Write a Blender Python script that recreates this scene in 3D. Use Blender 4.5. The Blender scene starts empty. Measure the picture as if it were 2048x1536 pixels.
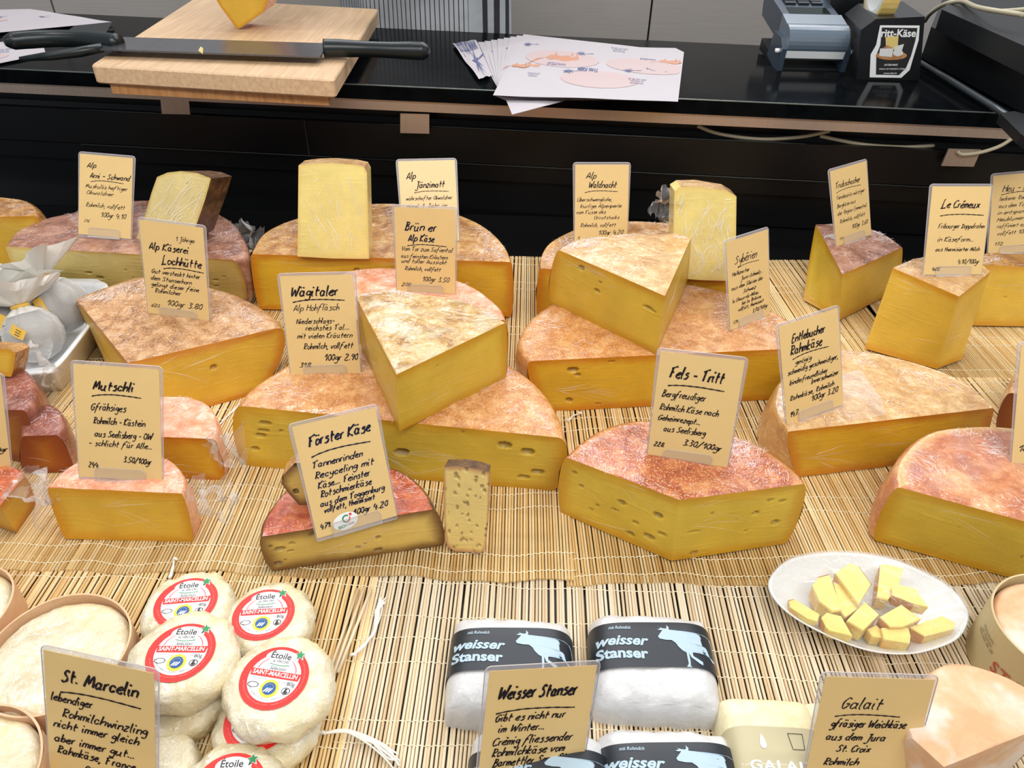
import bpy, math, random
import numpy as np
from mathutils import Vector, Matrix, noise as mn

random.seed(7)
SC = bpy.context.scene
COL = SC.collection

# ---------------------------------------------------------------- camera
F, PITCH, ROLL, CH = 1480.0, math.radians(36.5), math.radians(1.3), 0.5
_f = np.array([0, math.cos(PITCH), -math.sin(PITCH)]); _u0 = np.array([0, math.sin(PITCH), math.cos(PITCH)]); _r0 = np.array([1., 0, 0])
_c, _s = math.cos(ROLL), math.sin(ROLL)
CR, CU, CF, CO = _r0*_c+_u0*_s, _u0*_c-_r0*_s, _f, np.array([0, 0, CH])
cd = bpy.data.cameras.new('camera'); cam = bpy.data.objects.new('camera', cd); COL.objects.link(cam)
cd.sensor_width = 36; cd.lens = F*36/2048; cd.clip_start = 0.01; cd.clip_end = 30
cam.matrix_world = Matrix(((CR[0], CU[0], -CF[0], 0), (CR[1], CU[1], -CF[1], 0), (CR[2], CU[2], -CF[2], CH), (0, 0, 0, 1)))
SC.camera = cam

# ---------------------------------------------------------------- light and exposure
SC.view_settings.view_transform = 'Standard'; SC.view_settings.look = 'None'
SC.view_settings.gamma = 1; SC.view_settings.use_curve_mapping = False
SC.view_settings.exposure = -0.05
w = bpy.data.worlds.new('room_light'); SC.world = w; w.use_nodes = True
w.node_tree.nodes['Background'].inputs[0].default_value = (0.88, 0.93, 1.0, 1)
w.node_tree.nodes['Background'].inputs[1].default_value = 0.42

def area(name, loc, target, sx, sy, power, col=(1, 1, 1)):
    l = bpy.data.lights.new(name, 'AREA'); l.shape = 'RECTANGLE'; l.size = sx; l.size_y = sy; l.energy = power; l.color = col
    o = bpy.data.objects.new(name, l); COL.objects.link(o); o.location = loc
    o.rotation_euler = (Vector(target)-Vector(loc)).to_track_quat('-Z', 'Y').to_euler()
    return o
area('case_strip_light', (0, 0.44, 0.84), (0, 0.68, 0), 2.4, 0.035, 6.6, (1.0, 0.975, 0.92))
area('front_fill_light', (0.3, -0.45, 1.5), (0, 0.75, 0), 2.0, 0.4, 19, (1.0, 0.975, 0.94))  # added fill lamp from the customers' side, brightens the cut faces
for i_, (lx, ly, lz, sx, sy) in enumerate(((-.95, 2.0, 1.75, .9, .16), (.15, 2.15, 1.75, .8, .16), (1.1, 2.0, 1.75, .7, .16), (-.4, 2.9, 1.8, 1.2, .18), (.9, 3.0, 1.8, 1.0, .18), (.1, 1.45, 1.8, 1.3, .14))):
    area('ceiling_tube', (lx, ly, lz), (lx*.3, .7, 0), sx, .045, 11.0*sx*(.8 if i_ < 5 else .5), (0.98, 0.98, 1.0))
area('ceiling_spot_left', (-1.2, 0.9, 1.7), (-0.2, 0.6, 0), 0.15, 0.15, 4, (1.0, 0.96, 0.9))

# ---------------------------------------------------------------- projection helpers
def ray(px, py): return CF+CR*((px-1024)/F)-CU*((py-768)/F)
def P(px, py, z=0.0):
    d = ray(px, py); return CO+d*((z-CH)/d[2])
def PY(px, py, y):
    d = ray(px, py); return CO+d*(y/d[1])
def proj(q):
    v = np.array(q)-CO; z = v@CF
    return np.array([1024+F*(v@CR)/z, 768-F*(v@CU)/z])
def plane_hit(px, py, p0, n):
    d = ray(px, py); return CO+d*(((p0-CO)@n)/(d@n))
def hsolve(t, b, z0=0.0):
    g = P(*b, z0); best = (1e9, 0)
    for h in np.linspace(0.02, .16, 281):
        e = np.abs(proj([g[0], g[1], z0+h])[1]-t[1])
        best = min(best, (e, h))
    return best[1]
def fitc(pts, z):
    w_ = np.array([P(*p, z)[:2] for p in pts]); A = np.c_[2*w_, np.ones(len(w_))]; b = (w_**2).sum(1)
    s = np.linalg.lstsq(A, b, rcond=None)[0]; return s[0], s[1], math.sqrt(s[2]+s[0]**2+s[1]**2)

# ---------------------------------------------------------------- materials
def srgb(r, g, b):
    f = lambda c: (c/255/12.92) if c/255 <= .04045 else ((c/255+.055)/1.055)**2.4
    return (f(r), f(g), f(b), 1)
class NT:
    def __init__(s, name):
        s.m = bpy.data.materials.new(name); s.m.use_nodes = True; s.t = s.m.node_tree; s.t.nodes.clear()
        s.out = s.n('ShaderNodeOutputMaterial')
    def n(s, t, **kw):
        x = s.t.nodes.new(t)
        for k, v in kw.items():
            if k[0] == '_': setattr(x, k[1:], v)
        for k, v in kw.items():
            if k[0] == '_': continue
            i = x.inputs[int(k[1:])] if (k[0] == 'i' and k[1:].isdigit()) else x.inputs[k.replace('__', ' ')]
            if hasattr(v, 'is_linked') or isinstance(v, bpy.types.NodeSocket): s.t.links.new(v, i)
            else: i.default_value = v
        return x
    def coord(s, kind='Object', scale=(1, 1, 1)):
        c = s.n('ShaderNodeTexCoord').outputs[kind]
        return s.n('ShaderNodeMapping', Vector=c, Scale=scale).outputs[0]
    def noise(s, sc, v, detail=4, rough=.6, dist=0, typ=None):
        x = s.n('ShaderNodeTexNoise', Vector=v, Scale=sc, Detail=detail, Roughness=rough, Distortion=dist)
        if typ: x.noise_type = typ
        return x.outputs['Fac'] if 'Fac' in x.outputs else x.outputs[0]
    def ramp(s, fac, stops, interp='LINEAR'):
        r = s.n('ShaderNodeValToRGB', Fac=fac); cr = r.color_ramp; cr.interpolation = interp
        while len(cr.elements) < len(stops): cr.elements.new(.5)
        for e, (p, c) in zip(cr.elements, stops): e.position = p; e.color = c
        return r.outputs[0]
    def mix(s, fac, a, b, mode='MIX'):
        x = s.n('ShaderNodeMix', _data_type='RGBA', _blend_type=mode); s._in(x, 0, fac); s._in(x, 6, a); s._in(x, 7, b); return x.outputs[2]
    def _in(s, x, i, v):
        if isinstance(v, bpy.types.NodeSocket): s.t.links.new(v, x.inputs[i])
        else: x.inputs[i].default_value = v
    def math(s, op, a, b=0.0, clamp=False):
        x = s.n('ShaderNodeMath', _operation=op, _use_clamp=clamp); s._in(x, 0, a); s._in(x, 1, b); return x.outputs[0]
    def rng(s, v, a, b, c=0., d=1.):
        x = s.n('ShaderNodeMapRange', _interpolation_type='SMOOTHSTEP'); 
        for i, q in enumerate((v, a, b, c, d)): s._in(x, i, q)
        return x.outputs[0]
    def bump(s, h, strength, dist, normal=None):
        x = s.n('ShaderNodeBump', Height=h, Strength=strength, Distance=dist)
        if normal: s.t.links.new(normal, x.inputs['Normal'])
        return x.outputs[0]
    def bsdf(s, **kw):
        x = s.n('ShaderNodeBsdfPrincipled', **kw); s.t.links.new(x.outputs[0], s.out.inputs[0]); return x

def flat(name, col, rough=.5, metal=0., coat=0., spec=.5, bump=None, var=0):
    k = NT(name); kw = dict(Base__Color=col, Roughness=rough, Metallic=metal, Coat__Weight=coat)
    kw['Specular__IOR__Level'] = spec
    v = k.coord()
    if var:
        n_ = k.noise(var[0], v, 4); c2 = tuple(c*var[1] for c in col[:3])+(1,)
        kw['Base__Color'] = k.ramp(n_, [(.35, c2), (.65, col)])
    if bump: kw['Normal'] = k.bump(k.noise(bump[0], v, 5), bump[1], bump[2])
    k.bsdf(**kw); return k.m

def cling_normal(k, v, strength=.9, dist=.0030):
    a = k.noise(125, v, 3, .55, 1.8); c = k.noise(210, v, 2, .5, 2.5, 'RIDGED_MULTIFRACTAL')
    msk = k.rng(k.noise(13, v, 4, .6, 1.0), .40, .56, .15, 1.0)
    h = k.math('ADD', a, k.math('MULTIPLY', c, .08))
    big = k.noise(16, v, 2, .5, .5)
    return k.bump(k.math('ADD', k.math('MULTIPLY', h, msk), k.math('MULTIPLY', big, 1.2)), strength, dist)

def rind(name, cols, scale=60, speck=None, film=.85, bumpd=.0012, edge=None, big=None, light=False):
    """natural rind under cling film; the film is the clear coat"""
    k = NT(name); v = k.coord()
    n1 = k.noise(scale, v, 6, .65, .4)
    n = len(cols); cols = cols if light else [(c[0]*(.78+.16*i/(n-1)), c[1]*(.70+.18*i/(n-1)), c[2]*(.58+.20*i/(n-1)), 1) for i, c in enumerate(cols)]; st = [(.36+.28*i/(n-1), c) for i, c in enumerate(cols)]
    col = k.ramp(n1, st)
    if not light: col = k.mix(k.rng(k.noise(scale*4.5, v, 4, .7), .46, .62), k.mix(.20, col, (.16, .06, .015, 1)), col)
    if big: col = k.mix(k.rng(k.noise(big[1], v, 3), .45, .62, 0., .8), col, big[0] if light else tuple(q*.82 for q in big[0][:3])+(1,))
    if speck:
        vo = k.n('ShaderNodeTexVoronoi', Vector=v, Scale=speck[1]).outputs[0]
        col = k.mix(k.math('MULTIPLY', k.rng(vo, .42, .18), speck[2]), col, speck[0])
    if edge:
        at = k.n('ShaderNodeAttribute', _attribute_name='rim').outputs['Fac']
        col = k.mix(k.math('MULTIPLY', at, edge[1]), col, edge[0])
    h = k.math('ADD', k.noise(scale*5, v, 4), k.math('MULTIPLY', n1, .8))
    kw = dict(Base__Color=col, Roughness=.6, Coat__Weight=film, Coat__Roughness=.055, Coat__IOR=1.75, Normal=k.bump(h, .6, bumpd))
    kw['Coat__Normal'] = cling_normal(k, v); kw['Specular__IOR__Level'] = .3
    k.bsdf(**kw); return k.m

def paste(name, col, edge, film=.45, edge_w=.012, grain=.35, fb=.0045):
    k = NT(name); v = k.coord()
    rd = k.n('ShaderNodeAttribute', _attribute_name='rd').outputs['Fac']
    n1 = k.noise(26, v, 5, .6)
    c2 = tuple(c*.86 for c in col[:3])+(1,)
    base = k.ramp(n1, [(.35, c2), (.65, col)])
    wob = k.math('ADD', rd, k.math('MULTIPLY', k.math('SUBTRACT', n1, .5), .008))
    c = k.mix(k.rng(wob, 0.0, edge_w), edge, base)
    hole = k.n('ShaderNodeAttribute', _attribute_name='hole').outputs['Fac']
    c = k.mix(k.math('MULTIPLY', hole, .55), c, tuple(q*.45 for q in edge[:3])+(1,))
    vs = k.coord(scale=(1, 1, 7)); st = k.noise(45, vs, 4, .6, .6)
    kw = dict(Base__Color=c, Roughness=.42, Coat__Weight=film, Coat__Roughness=.06)
    strk = k.noise(38, k.coord(scale=(.35, .35, 2.6)), 4, .55, 2.2, 'RIDGED_MULTIFRACTAL')
    kw['Normal'] = k.bump(strk, .5, .0009, k.bump(k.noise(420, v, 4), grain, .0005))
    kw['Coat__Normal'] = k.bump(k.math('ADD', st, k.math('MULTIPLY', k.noise(60, v, 5, .65, 2.5), .6)), .55, fb)
    kw['Subsurface__Weight'] = .12; kw['Subsurface__Radius'] = (.012, .007, .002); kw['Subsurface__Scale'] = .5
    kw['Specular__IOR__Level'] = .35
    k.bsdf(**kw); return k.m

def film_mat(name, tint=(1, 1, 1, 1), dens=.22, rough=.12, bump_s=.8, scale=90, fk=1.6):
    k = NT(name); v = k.coord()
    nm = k.bump(k.noise(scale, v, 5, .6, 1.5), bump_s, .004)
    g = k.n('ShaderNodeBsdfPrincipled', Base__Color=tint, Roughness=rough, Normal=nm)
    t = k.n('ShaderNodeBsdfTransparent', Color=(.97, .97, .97, 1))
    lw = k.n('ShaderNodeLayerWeight', Blend=.5, Normal=nm).outputs['Facing']
    fr = k.math('ADD', k.math('MULTIPLY', k.math('POWER', lw, 4.0), .9), .045)
    fac = k.math('ADD', k.math('MULTIPLY', fr, fk), dens, True)
    m = k.n('ShaderNodeMixShader', Fac=fac); k.t.links.new(t.outputs[0], m.inputs[1]); k.t.links.new(g.outputs[0], m.inputs[2])
    k.t.links.new(m.outputs[0], k.out.inputs[0]); return k.m

M = {}
M['black'] = flat('black_panel', srgb(9, 10, 12), .35, spec=.35)
M['black_gloss'] = flat('black_polished_stone', (.004, .005, .006, 1), .12, spec=.02, var=(40, .5))
M['black_matte'] = flat('black_plastic', srgb(16, 19, 22), .38)
M['handle'] = flat('dark_green_black_handle', srgb(14, 24, 26), .33, spec=.5)
M['steel_wall'] = None
def brushed(name, col, rough, sc=(2, 2, 300), metal=.7):
    k = NT(name); v = k.coord(scale=sc); n_ = k.noise(3, v, 4, .6)
    c = k.ramp(n_, [(.3, tuple(q*.8 for q in col[:3])+(1,)), (.7, col)])
    k.bsdf(Base__Color=c, Metallic=metal, Roughness=rough, Normal=k.bump(n_, .1, .0005)); return k.m
M['steel_wall'] = brushed('brushed_steel', srgb(214, 206, 198), .5, metal=.45)
M['steel_rail'] = brushed('worn_steel_rail', srgb(200, 180, 164), .36, (300, 2, 2))
M['panel_edge'] = flat('grey_panel_edge', srgb(62, 70, 70), .3, metal=.4)
M['blade'] = brushed('steel_blade', srgb(112, 112, 116), .22, (40, 3, 3))
M['white'] = flat('white_plastic', srgb(236, 238, 240), .3, coat=.3)
M['porcelain'] = flat('porcelain_glaze', srgb(222, 224, 222), .12, coat=.5)
M['ink'] = flat('black_marker_ink', srgb(36, 26, 30), .6, spec=.2)
M['ink_blue'] = flat('dark_blue_marker_ink', srgb(28, 28, 52), .6, spec=.2)
M['print_black'] = flat('black_print', srgb(38, 36, 38), .5)
M['print_white'] = flat('white_print', srgb(238, 240, 240), .5)
M['print_red'] = flat('red_print', srgb(232, 34, 24), .38, coat=.4)
M['print_green'] = flat('green_print', srgb(40, 140, 78), .45)
M['print_yellow'] = flat('yellow_print', srgb(226, 212, 52), .45)
M['print_blue'] = flat('blue_print', srgb(26, 84, 152), .45)
M['band_black'] = flat('black_paper_band', srgb(30, 36, 44), .42)
M['band_blue'] = flat('pale_blue_print', srgb(172, 194, 208), .5)
M['paper_white'] = flat('white_waxed_paper', srgb(206, 206, 206), .36, bump=(45, .6, .004), coat=.2)
M['yellow_paper'] = flat('yellow_ribbon_paper', srgb(232, 186, 74), .5)
M['bamboo'] = None
def wood(name, a, b, sc=(14, 180, 180), rough=.45):
    k = NT(name); v = k.coord(scale=sc); n_ = k.noise(1.0, v, 5, .6, .3)
    k.bsdf(Base__Color=k.ramp(n_, [(.3, a), (.7, b)]), Roughness=rough, Normal=k.bump(n_, .15, .0006)); return k.m
M['bamboo'] = wood('bamboo_board', srgb(196, 160, 122), srgb(222, 190, 152), (180, 9, 180))
M['bamboo_dark'] = wood('orange_bamboo_block', srgb(160, 108, 62), srgb(198, 146, 92), (180, 30, 20))
M['box_wood'] = wood('poplar_veneer', srgb(208, 164, 126), srgb(228, 190, 150), (20, 20, 90), .55)
M['card_board'] = flat('beige_cardboard', srgb(196, 178, 134), .55, var=(30, .93))
def stick_mat(name, a, b, c):
    k = NT(name); oi = k.n('ShaderNodeObjectInfo').outputs['Random']
    at = k.n('ShaderNodeAttribute', _attribute_name='tone').outputs['Fac']
    r = k.math('FRACT', k.math('ADD', oi, at)); v = k.coord('Object', (60, 6, 60))
    n_ = k.noise(3, v, 3)
    col = k.ramp(k.math('ADD', k.math('MULTIPLY', r, .72), k.math('MULTIPLY', n_, .28)), [(.12, a), (.5, b), (.88, c)])
    k.bsdf(Base__Color=col, Roughness=.45, Normal=k.bump(k.noise(9, v, 4), .25, .0005)); return k.m
M['stick_warm'] = stick_mat('bamboo_sticks_golden', srgb(206, 166, 104), srgb(228, 196, 138), srgb(238, 214, 166))
M['stick_pale'] = stick_mat('bamboo_sticks_pale', srgb(202, 176, 138), srgb(222, 202, 168), srgb(230, 214, 188))
M['thread'] = flat('cotton_thread', srgb(232, 222, 192), .8)
M['tassel'] = flat('white_cotton_tassel', srgb(232, 228, 216), .8)
def paper(name, col, coat=.35):
    k = NT(name); v = k.coord()
    k.bsdf(Base__Color=k.ramp(k.noise(30, v, 4), [(.3, tuple(q*.95 for q in col[:3])+(1,)), (.7, col)]), Roughness=.5, Coat__Weight=coat, Coat__Roughness=.1); return k.m
M['kraft'] = paper('cream_card_paper', srgb(226, 192, 128))
M['sleeve'] = film_mat('clear_plastic_sleeve', (.62, .58, .60, 1), .22, .1, 0.0)
M['film'] = film_mat('cling_film', (.95, .94, .95, 1), -.01, .07, .9, 70, 1.3)
M['film_loose'] = film_mat('loose_cling_film', (.92, .88, .86, 1), .03, .10, .6, 90, 1.2)
M['tissue'] = film_mat('translucent_white_tissue', (.86, .85, .82, 1), .62, .4, .5, 60)

# rinds and pastes
BR = srgb
M['r_brown'] = rind('golden_brown_rind', [BR(168, 116, 64), BR(204, 150, 84), BR(226, 188, 128)], 55, edge=(BR(214, 164, 92), .5))
M['r_mauve'] = rind('mauve_pink_rind', [BR(138, 92, 82), BR(176, 124, 108), BR(200, 156, 138)], 45)
M['r_orange'] = rind('orange_rind', [BR(206, 134, 72), BR(224, 158, 96), BR(234, 184, 128)], 60, speck=(BR(238, 204, 150), 520, .5))
M['r_tan'] = rind('tan_speckled_rind', [BR(170, 118, 70), BR(206, 154, 104), BR(228, 186, 142)], 70, speck=(BR(240, 214, 180), 600, .6))
M['r_moss'] = rind('mottled_ochre_rind', [BR(168, 122, 50), BR(206, 166, 92), BR(226, 206, 158)], 48, big=(BR(208, 190, 146), 30))
M['r_pink'] = rind('pink_rind', [BR(216, 132, 92), BR(232, 162, 126), BR(240, 196, 170)], 60, light=True)
M['r_red'] = rind('brick_red_rind', [BR(164, 72, 38), BR(190, 98, 56), BR(214, 142, 92)], 60, speck=(BR(232, 178, 122), 520, .75), edge=(BR(196, 140, 70), .6))
M['r_salmon'] = rind('salmon_rind', [BR(204, 122, 84), BR(224, 154, 114), BR(236, 190, 150)], 38, big=(BR(184, 124, 112), 14), edge=(BR(214, 184, 122), .9))
M['r_cream'] = rind('creamy_tan_rind', [BR(214, 168, 110), BR(226, 184, 126), BR(236, 204, 156)], 50)
M['r_purple'] = rind('dark_wine_rind', [BR(92, 38, 40), BR(132, 60, 56), BR(160, 86, 76)], 50)
M['r_wine'] = rind('dusky_plum_rind', [BR(120, 58, 56), BR(152, 84, 76), BR(180, 124, 108)], 50)
M['r_tomato'] = rind('tomato_red_rind', [BR(170, 62, 34), BR(206, 96, 58), BR(222, 134, 92)], 50)
M['r_bark'] = rind('dark_bark_rind', [BR(44, 34, 26), BR(78, 58, 42), BR(128, 96, 62)], 60)
M['r_darkbrown'] = rind('dark_brown_rind', [BR(56, 38, 24), BR(92, 66, 40), BR(126, 96, 60)], 70, film=.35)
M['r_peach'] = rind('peach_bloom_rind', [BR(216, 164, 122), BR(222, 180, 142), BR(228, 200, 174)], 22, film=.12, big=(BR(226, 212, 200), 24), light=True)
M['r_side'] = rind('side_rind_ochre', [BR(168, 112, 36), BR(190, 134, 50), BR(206, 154, 74)], 60)
M['p_gold'] = paste('golden_cut_paste', BR(214, 168, 40), BR(192, 120, 8))
M['p_gold2'] = paste('yellow_cut_paste', BR(222, 178, 58), BR(202, 142, 20))
M['p_olive'] = paste('olive_yellow_cut_paste', BR(216, 182, 62), BR(196, 146, 26), edge_w=.013)
M['p_pale'] = paste('pale_cut_paste', BR(224, 200, 122), BR(206, 166, 78), edge_w=.006)
M['p_cream'] = paste('creamy_cut_paste', BR(240, 220, 150), BR(214, 186, 102), edge_w=.008, film=1.0, fb=.014)
M['p_butter'] = paste('buttery_cut_paste', BR(246, 226, 138), BR(232, 204, 120), edge_w=.006, film=1.0, fb=.020)
M['p_smear'] = paste('dark_edged_cut_paste', BR(224, 190, 100), BR(122, 84, 40), edge_w=.013)
M['p_amber'] = paste('amber_cut_paste', BR(186, 116, 24), BR(140, 62, 16), edge_w=.02)
M['p_red'] = paste('holey_pale_cut_paste', BR(240, 212, 132), BR(196, 146, 100), edge_w=.006, film=.5)

# ---------------------------------------------------------------- object helpers
def link(o): COL.objects.link(o); return o
def wloc(o):
    return np.array(o.matrix_world.translation) if o.parent is None else np.array(o.location)+wloc(o.parent)
def tag(o, label=None, cat=None, group=None, kind=None):
    if label: o['label'] = label
    if cat: o['category'] = cat
    if group: o['group'] = group
    if kind: o['kind'] = kind
    return o
def thing(name, label, cat, loc=(0, 0, 0), group=None, rot=None):
    o = bpy.data.objects.new(name, None); o.empty_display_size = .01; link(o); o.location = loc
    if rot: o.rotation_euler = rot
    o['_l'] = [float(q) for q in loc]
    return tag(o, label, cat, group)
def origin(o):
    s = np.zeros(3)
    while o is not None: s = s+np.array(o.get('_l', (0, 0, 0)), float); o = o.parent
    return s
def mk(name, V, Fc, mats, parent=None, mi=None, smooth=False, attrs=None, local=False, **tags):
    V = np.array(V, float).reshape(-1, 3)
    loc = np.zeros(3)
    if parent is not None and not local: V = V-origin(parent)
    if parent is None and not local:
        loc = np.array([(V[:, 0].min()+V[:, 0].max())/2, (V[:, 1].min()+V[:, 1].max())/2, V[:, 2].min()]); V = V-loc
    me = bpy.data.meshes.new(name); me.from_pydata(V.tolist(), [], [tuple(int(i) for i in f) for f in Fc])
    if not isinstance(mats, (list, tuple)): mats = [mats]
    for m in mats: me.materials.append(m)
    if mi is not None: me.polygons.foreach_set('material_index', np.array(mi, dtype=np.int32))
    if smooth is True: me.polygons.foreach_set('use_smooth', np.ones(len(Fc), dtype=bool))
    elif smooth is not False: me.polygons.foreach_set('use_smooth', np.array(smooth, dtype=bool))
    for k, vals in (attrs or {}).items():
        a = me.attributes.new(k, 'FLOAT', 'POINT'); a.data.foreach_set('value', np.array(vals, dtype=np.float32))
    me.update(); o = bpy.data.objects.new(name, me); link(o)
    if parent is not None: o.parent = parent
    else: o.location = loc
    o['_l'] = [0., 0., 0.] if parent is not None else [float(q) for q in loc]
    return tag(o, **tags)
class MB:
    """collects shapes into one mesh"""
    def __init__(s): s.V = []; s.F = []; s.I = []; s.S = []; s.n = 0
    def add(s, V, Fc, m=0, sm=False):
        V = np.array(V, float).reshape(-1, 3); s.V.append(V)
        for f in Fc: s.F.append([i+s.n for i in f]); s.I.append(m); s.S.append(sm)
        s.n += len(V); return s
    def box(s, c, d, m=0, rz=0., R=None):
        x, y, z = [q/2 for q in d]
        V = np.array([(i, j, k) for k in (-z, z) for j in (-y, y) for i in (-x, x)])
        if R is None: R = np.array(Matrix.Rotation(rz, 3, 'Z'))
        V = V@np.array(R).T+np.array(c)
        return s.add(V, [(0, 2, 3, 1), (4, 5, 7, 6), (0, 1, 5, 4), (2, 6, 7, 3), (0, 4, 6, 2), (1, 3, 7, 5)], m)
    def prism(s, pts, off, m=0, sm=False, mside=None):
        a = np.array(pts, float); n = len(a); b = a+np.array(off)
        s.add(np.r_[a, b], [], m)
        k = s.n-2*n
        s.F += [[k+i for i in range(n)][::-1], [k+n+i for i in range(n)]]; s.I += [m, m]; s.S += [False, False]
        for i in range(n):
            j = (i+1) % n; s.F.append([k+i, k+j, k+n+j, k+n+i]); s.I.append(m if mside is None else mside); s.S.append(sm)
        return s
    def tube(s, pts, r, m=0, seg=8, caps=True, flat_=1.0):
        pts = np.array(pts, float); n = len(pts); rr = np.broadcast_to(np.array(r, float), (n,))
        T = np.gradient(pts, axis=0); T /= np.linalg.norm(T, axis=1)[:, None]+1e-12
        up = np.array([0, 0, 1.]); V = []
        for p, t, q in zip(pts, T, rr):
            a = np.cross(t, up); 
            if np.linalg.norm(a) < 1e-3: a = np.cross(t, [1, 0, 0])
            a /= np.linalg.norm(a); b = np.cross(a, t)
            for i in range(seg):
                th = 2*math.pi*i/seg; V.append(p+q*(a*math.cos(th)+b*math.sin(th)*flat_))
        Fc = [(i*seg+j, i*seg+(j+1) % seg, (i+1)*seg+(j+1) % seg, (i+1)*seg+j) for i in range(n-1) for j in range(seg)]
        if caps: Fc += [tuple(range(seg))[::-1], tuple((n-1)*seg+j for j in range(seg))]
        return s.add(V, Fc, m, True)
    def done(s, name, mats, parent=None, **kw):
        return mk(name, np.concatenate(s.V), s.F, mats, parent, s.I, s.S, **kw)
def crom(pts, per=6, closed=False):
    P_ = [np.array(p, float) for p in pts]; n = len(P_); out = []
    rng = range(n if closed else n-1)
    for i in rng:
        if closed: a, b, c, d = P_[(i-1) % n], P_[i], P_[(i+1) % n], P_[(i+2) % n]
        else: a, b, c, d = P_[max(i-1, 0)], P_[i], P_[i+1], P_[min(i+2, n-1)]
        for k in range(per):
            t = k/per; out.append(.5*((2*b)+(-a+c)*t+(2*a-5*b+4*c-d)*t*t+(-a+3*b-3*c+d)*t**3))
    if not closed: out.append(P_[-1])
    return out
def nz(x, y, z, s): return mn.noise(Vector((x*s, y*s, z*s)))

# ---------------------------------------------------------------- handwriting: a single-stroke pen alphabet
GL = {'a': "3g1h0f1d3e 3h3e4d", 'b': "0l0d 0f2h3f2d0e", 'c': "3g1h0f1d3e", 'd': "3g1h0f1d3e 4l3e4d", 'e': "0f3g2h0g0e2d3e", 'f': "4l2k1h0a 0h3h", 'g': "3g1h0f1e3f 3h3b1a0b",
 'h': "0l0d 0f2h3g3d", 'i': "0h0e1d 0j0k", 'j': "1h1b0a 1j1k", 'k': "0l0d 3h0f3d", 'l': "0l0e1d", 'm': "0h0d 0g1h2g2d 2g3h4g4d", 'n': "0h0d 0g2h3g3d", 'o': "1h0f1d3e3g1h",
 'p': "0h0a 0g2h3f2d0e", 'q': "3g1h0f1d3e 3h3a", 'r': "0h0d 0g1h2h", 's': "3h1h1g3f2d0d", 't': "1k1e2d 0h3h", 'u': "0h0e1d3e 3h3d4d", 'v': "0h1d3h", 'w': "0h1d2g3d4h", 'x': "0h3d 3h0d",
 'y': "0h1e3f 3h3b1a0a", 'z': "0h3h0d3d", 'A': "0d2k4d 1f4f", 'B': "1k1d 0k3k3i1h 1h4g3d0d", 'C': "4j2k0h1d4e", 'D': "1k1d 0k4i3e0d", 'E': "4k1k1d4d 1h3h", 'F': "1k1d 0j2k5l 1h3h",
 'G': "4j2k0h1d3e4g2g", 'H': "0k0d 4k4d 0h4h", 'J': "1k4k 3k3b1a0b", 'K': "0k0d 4l0g4d", 'L': "2l1k1d0c5d", 'M': "0d1k2f4k5d", 'N': "0d0k4d4k", 'O': "2k0i0f2d4f4i2k", 'P': "1k1d 0k3k4i1g",
 'R': "1k1d 0k3k4i1g4d", 'S': "4j2k1i3g3e1d0e", 'T': "2k2d 0j2k5l", 'U': "0k0e2d4e4k", 'V': "0k2d4k", 'W': "0k1d3i4d6l", 'I': "1k1d 0k2k 0d2d", '0': "2k0i0f2d3f3i2k", '1': "0h2k2d", '2': "0j2k3i0d4d",
 '3': "0k3j1h3f2d0d", '4': "1k0g4g 3i3c", '5': "4k1k1h3g3e1d0d", '6': "3k0g1d3e2g0f", '7': "0k4k1d 1h3h", '8': "2k0i3f2d0f3i2k", '9': "3i1k0i2h3j 3j2d", '.': "0d0e", ',': "1d0b", '-': "0g3g",
 '/': "0c4l"}
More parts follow.
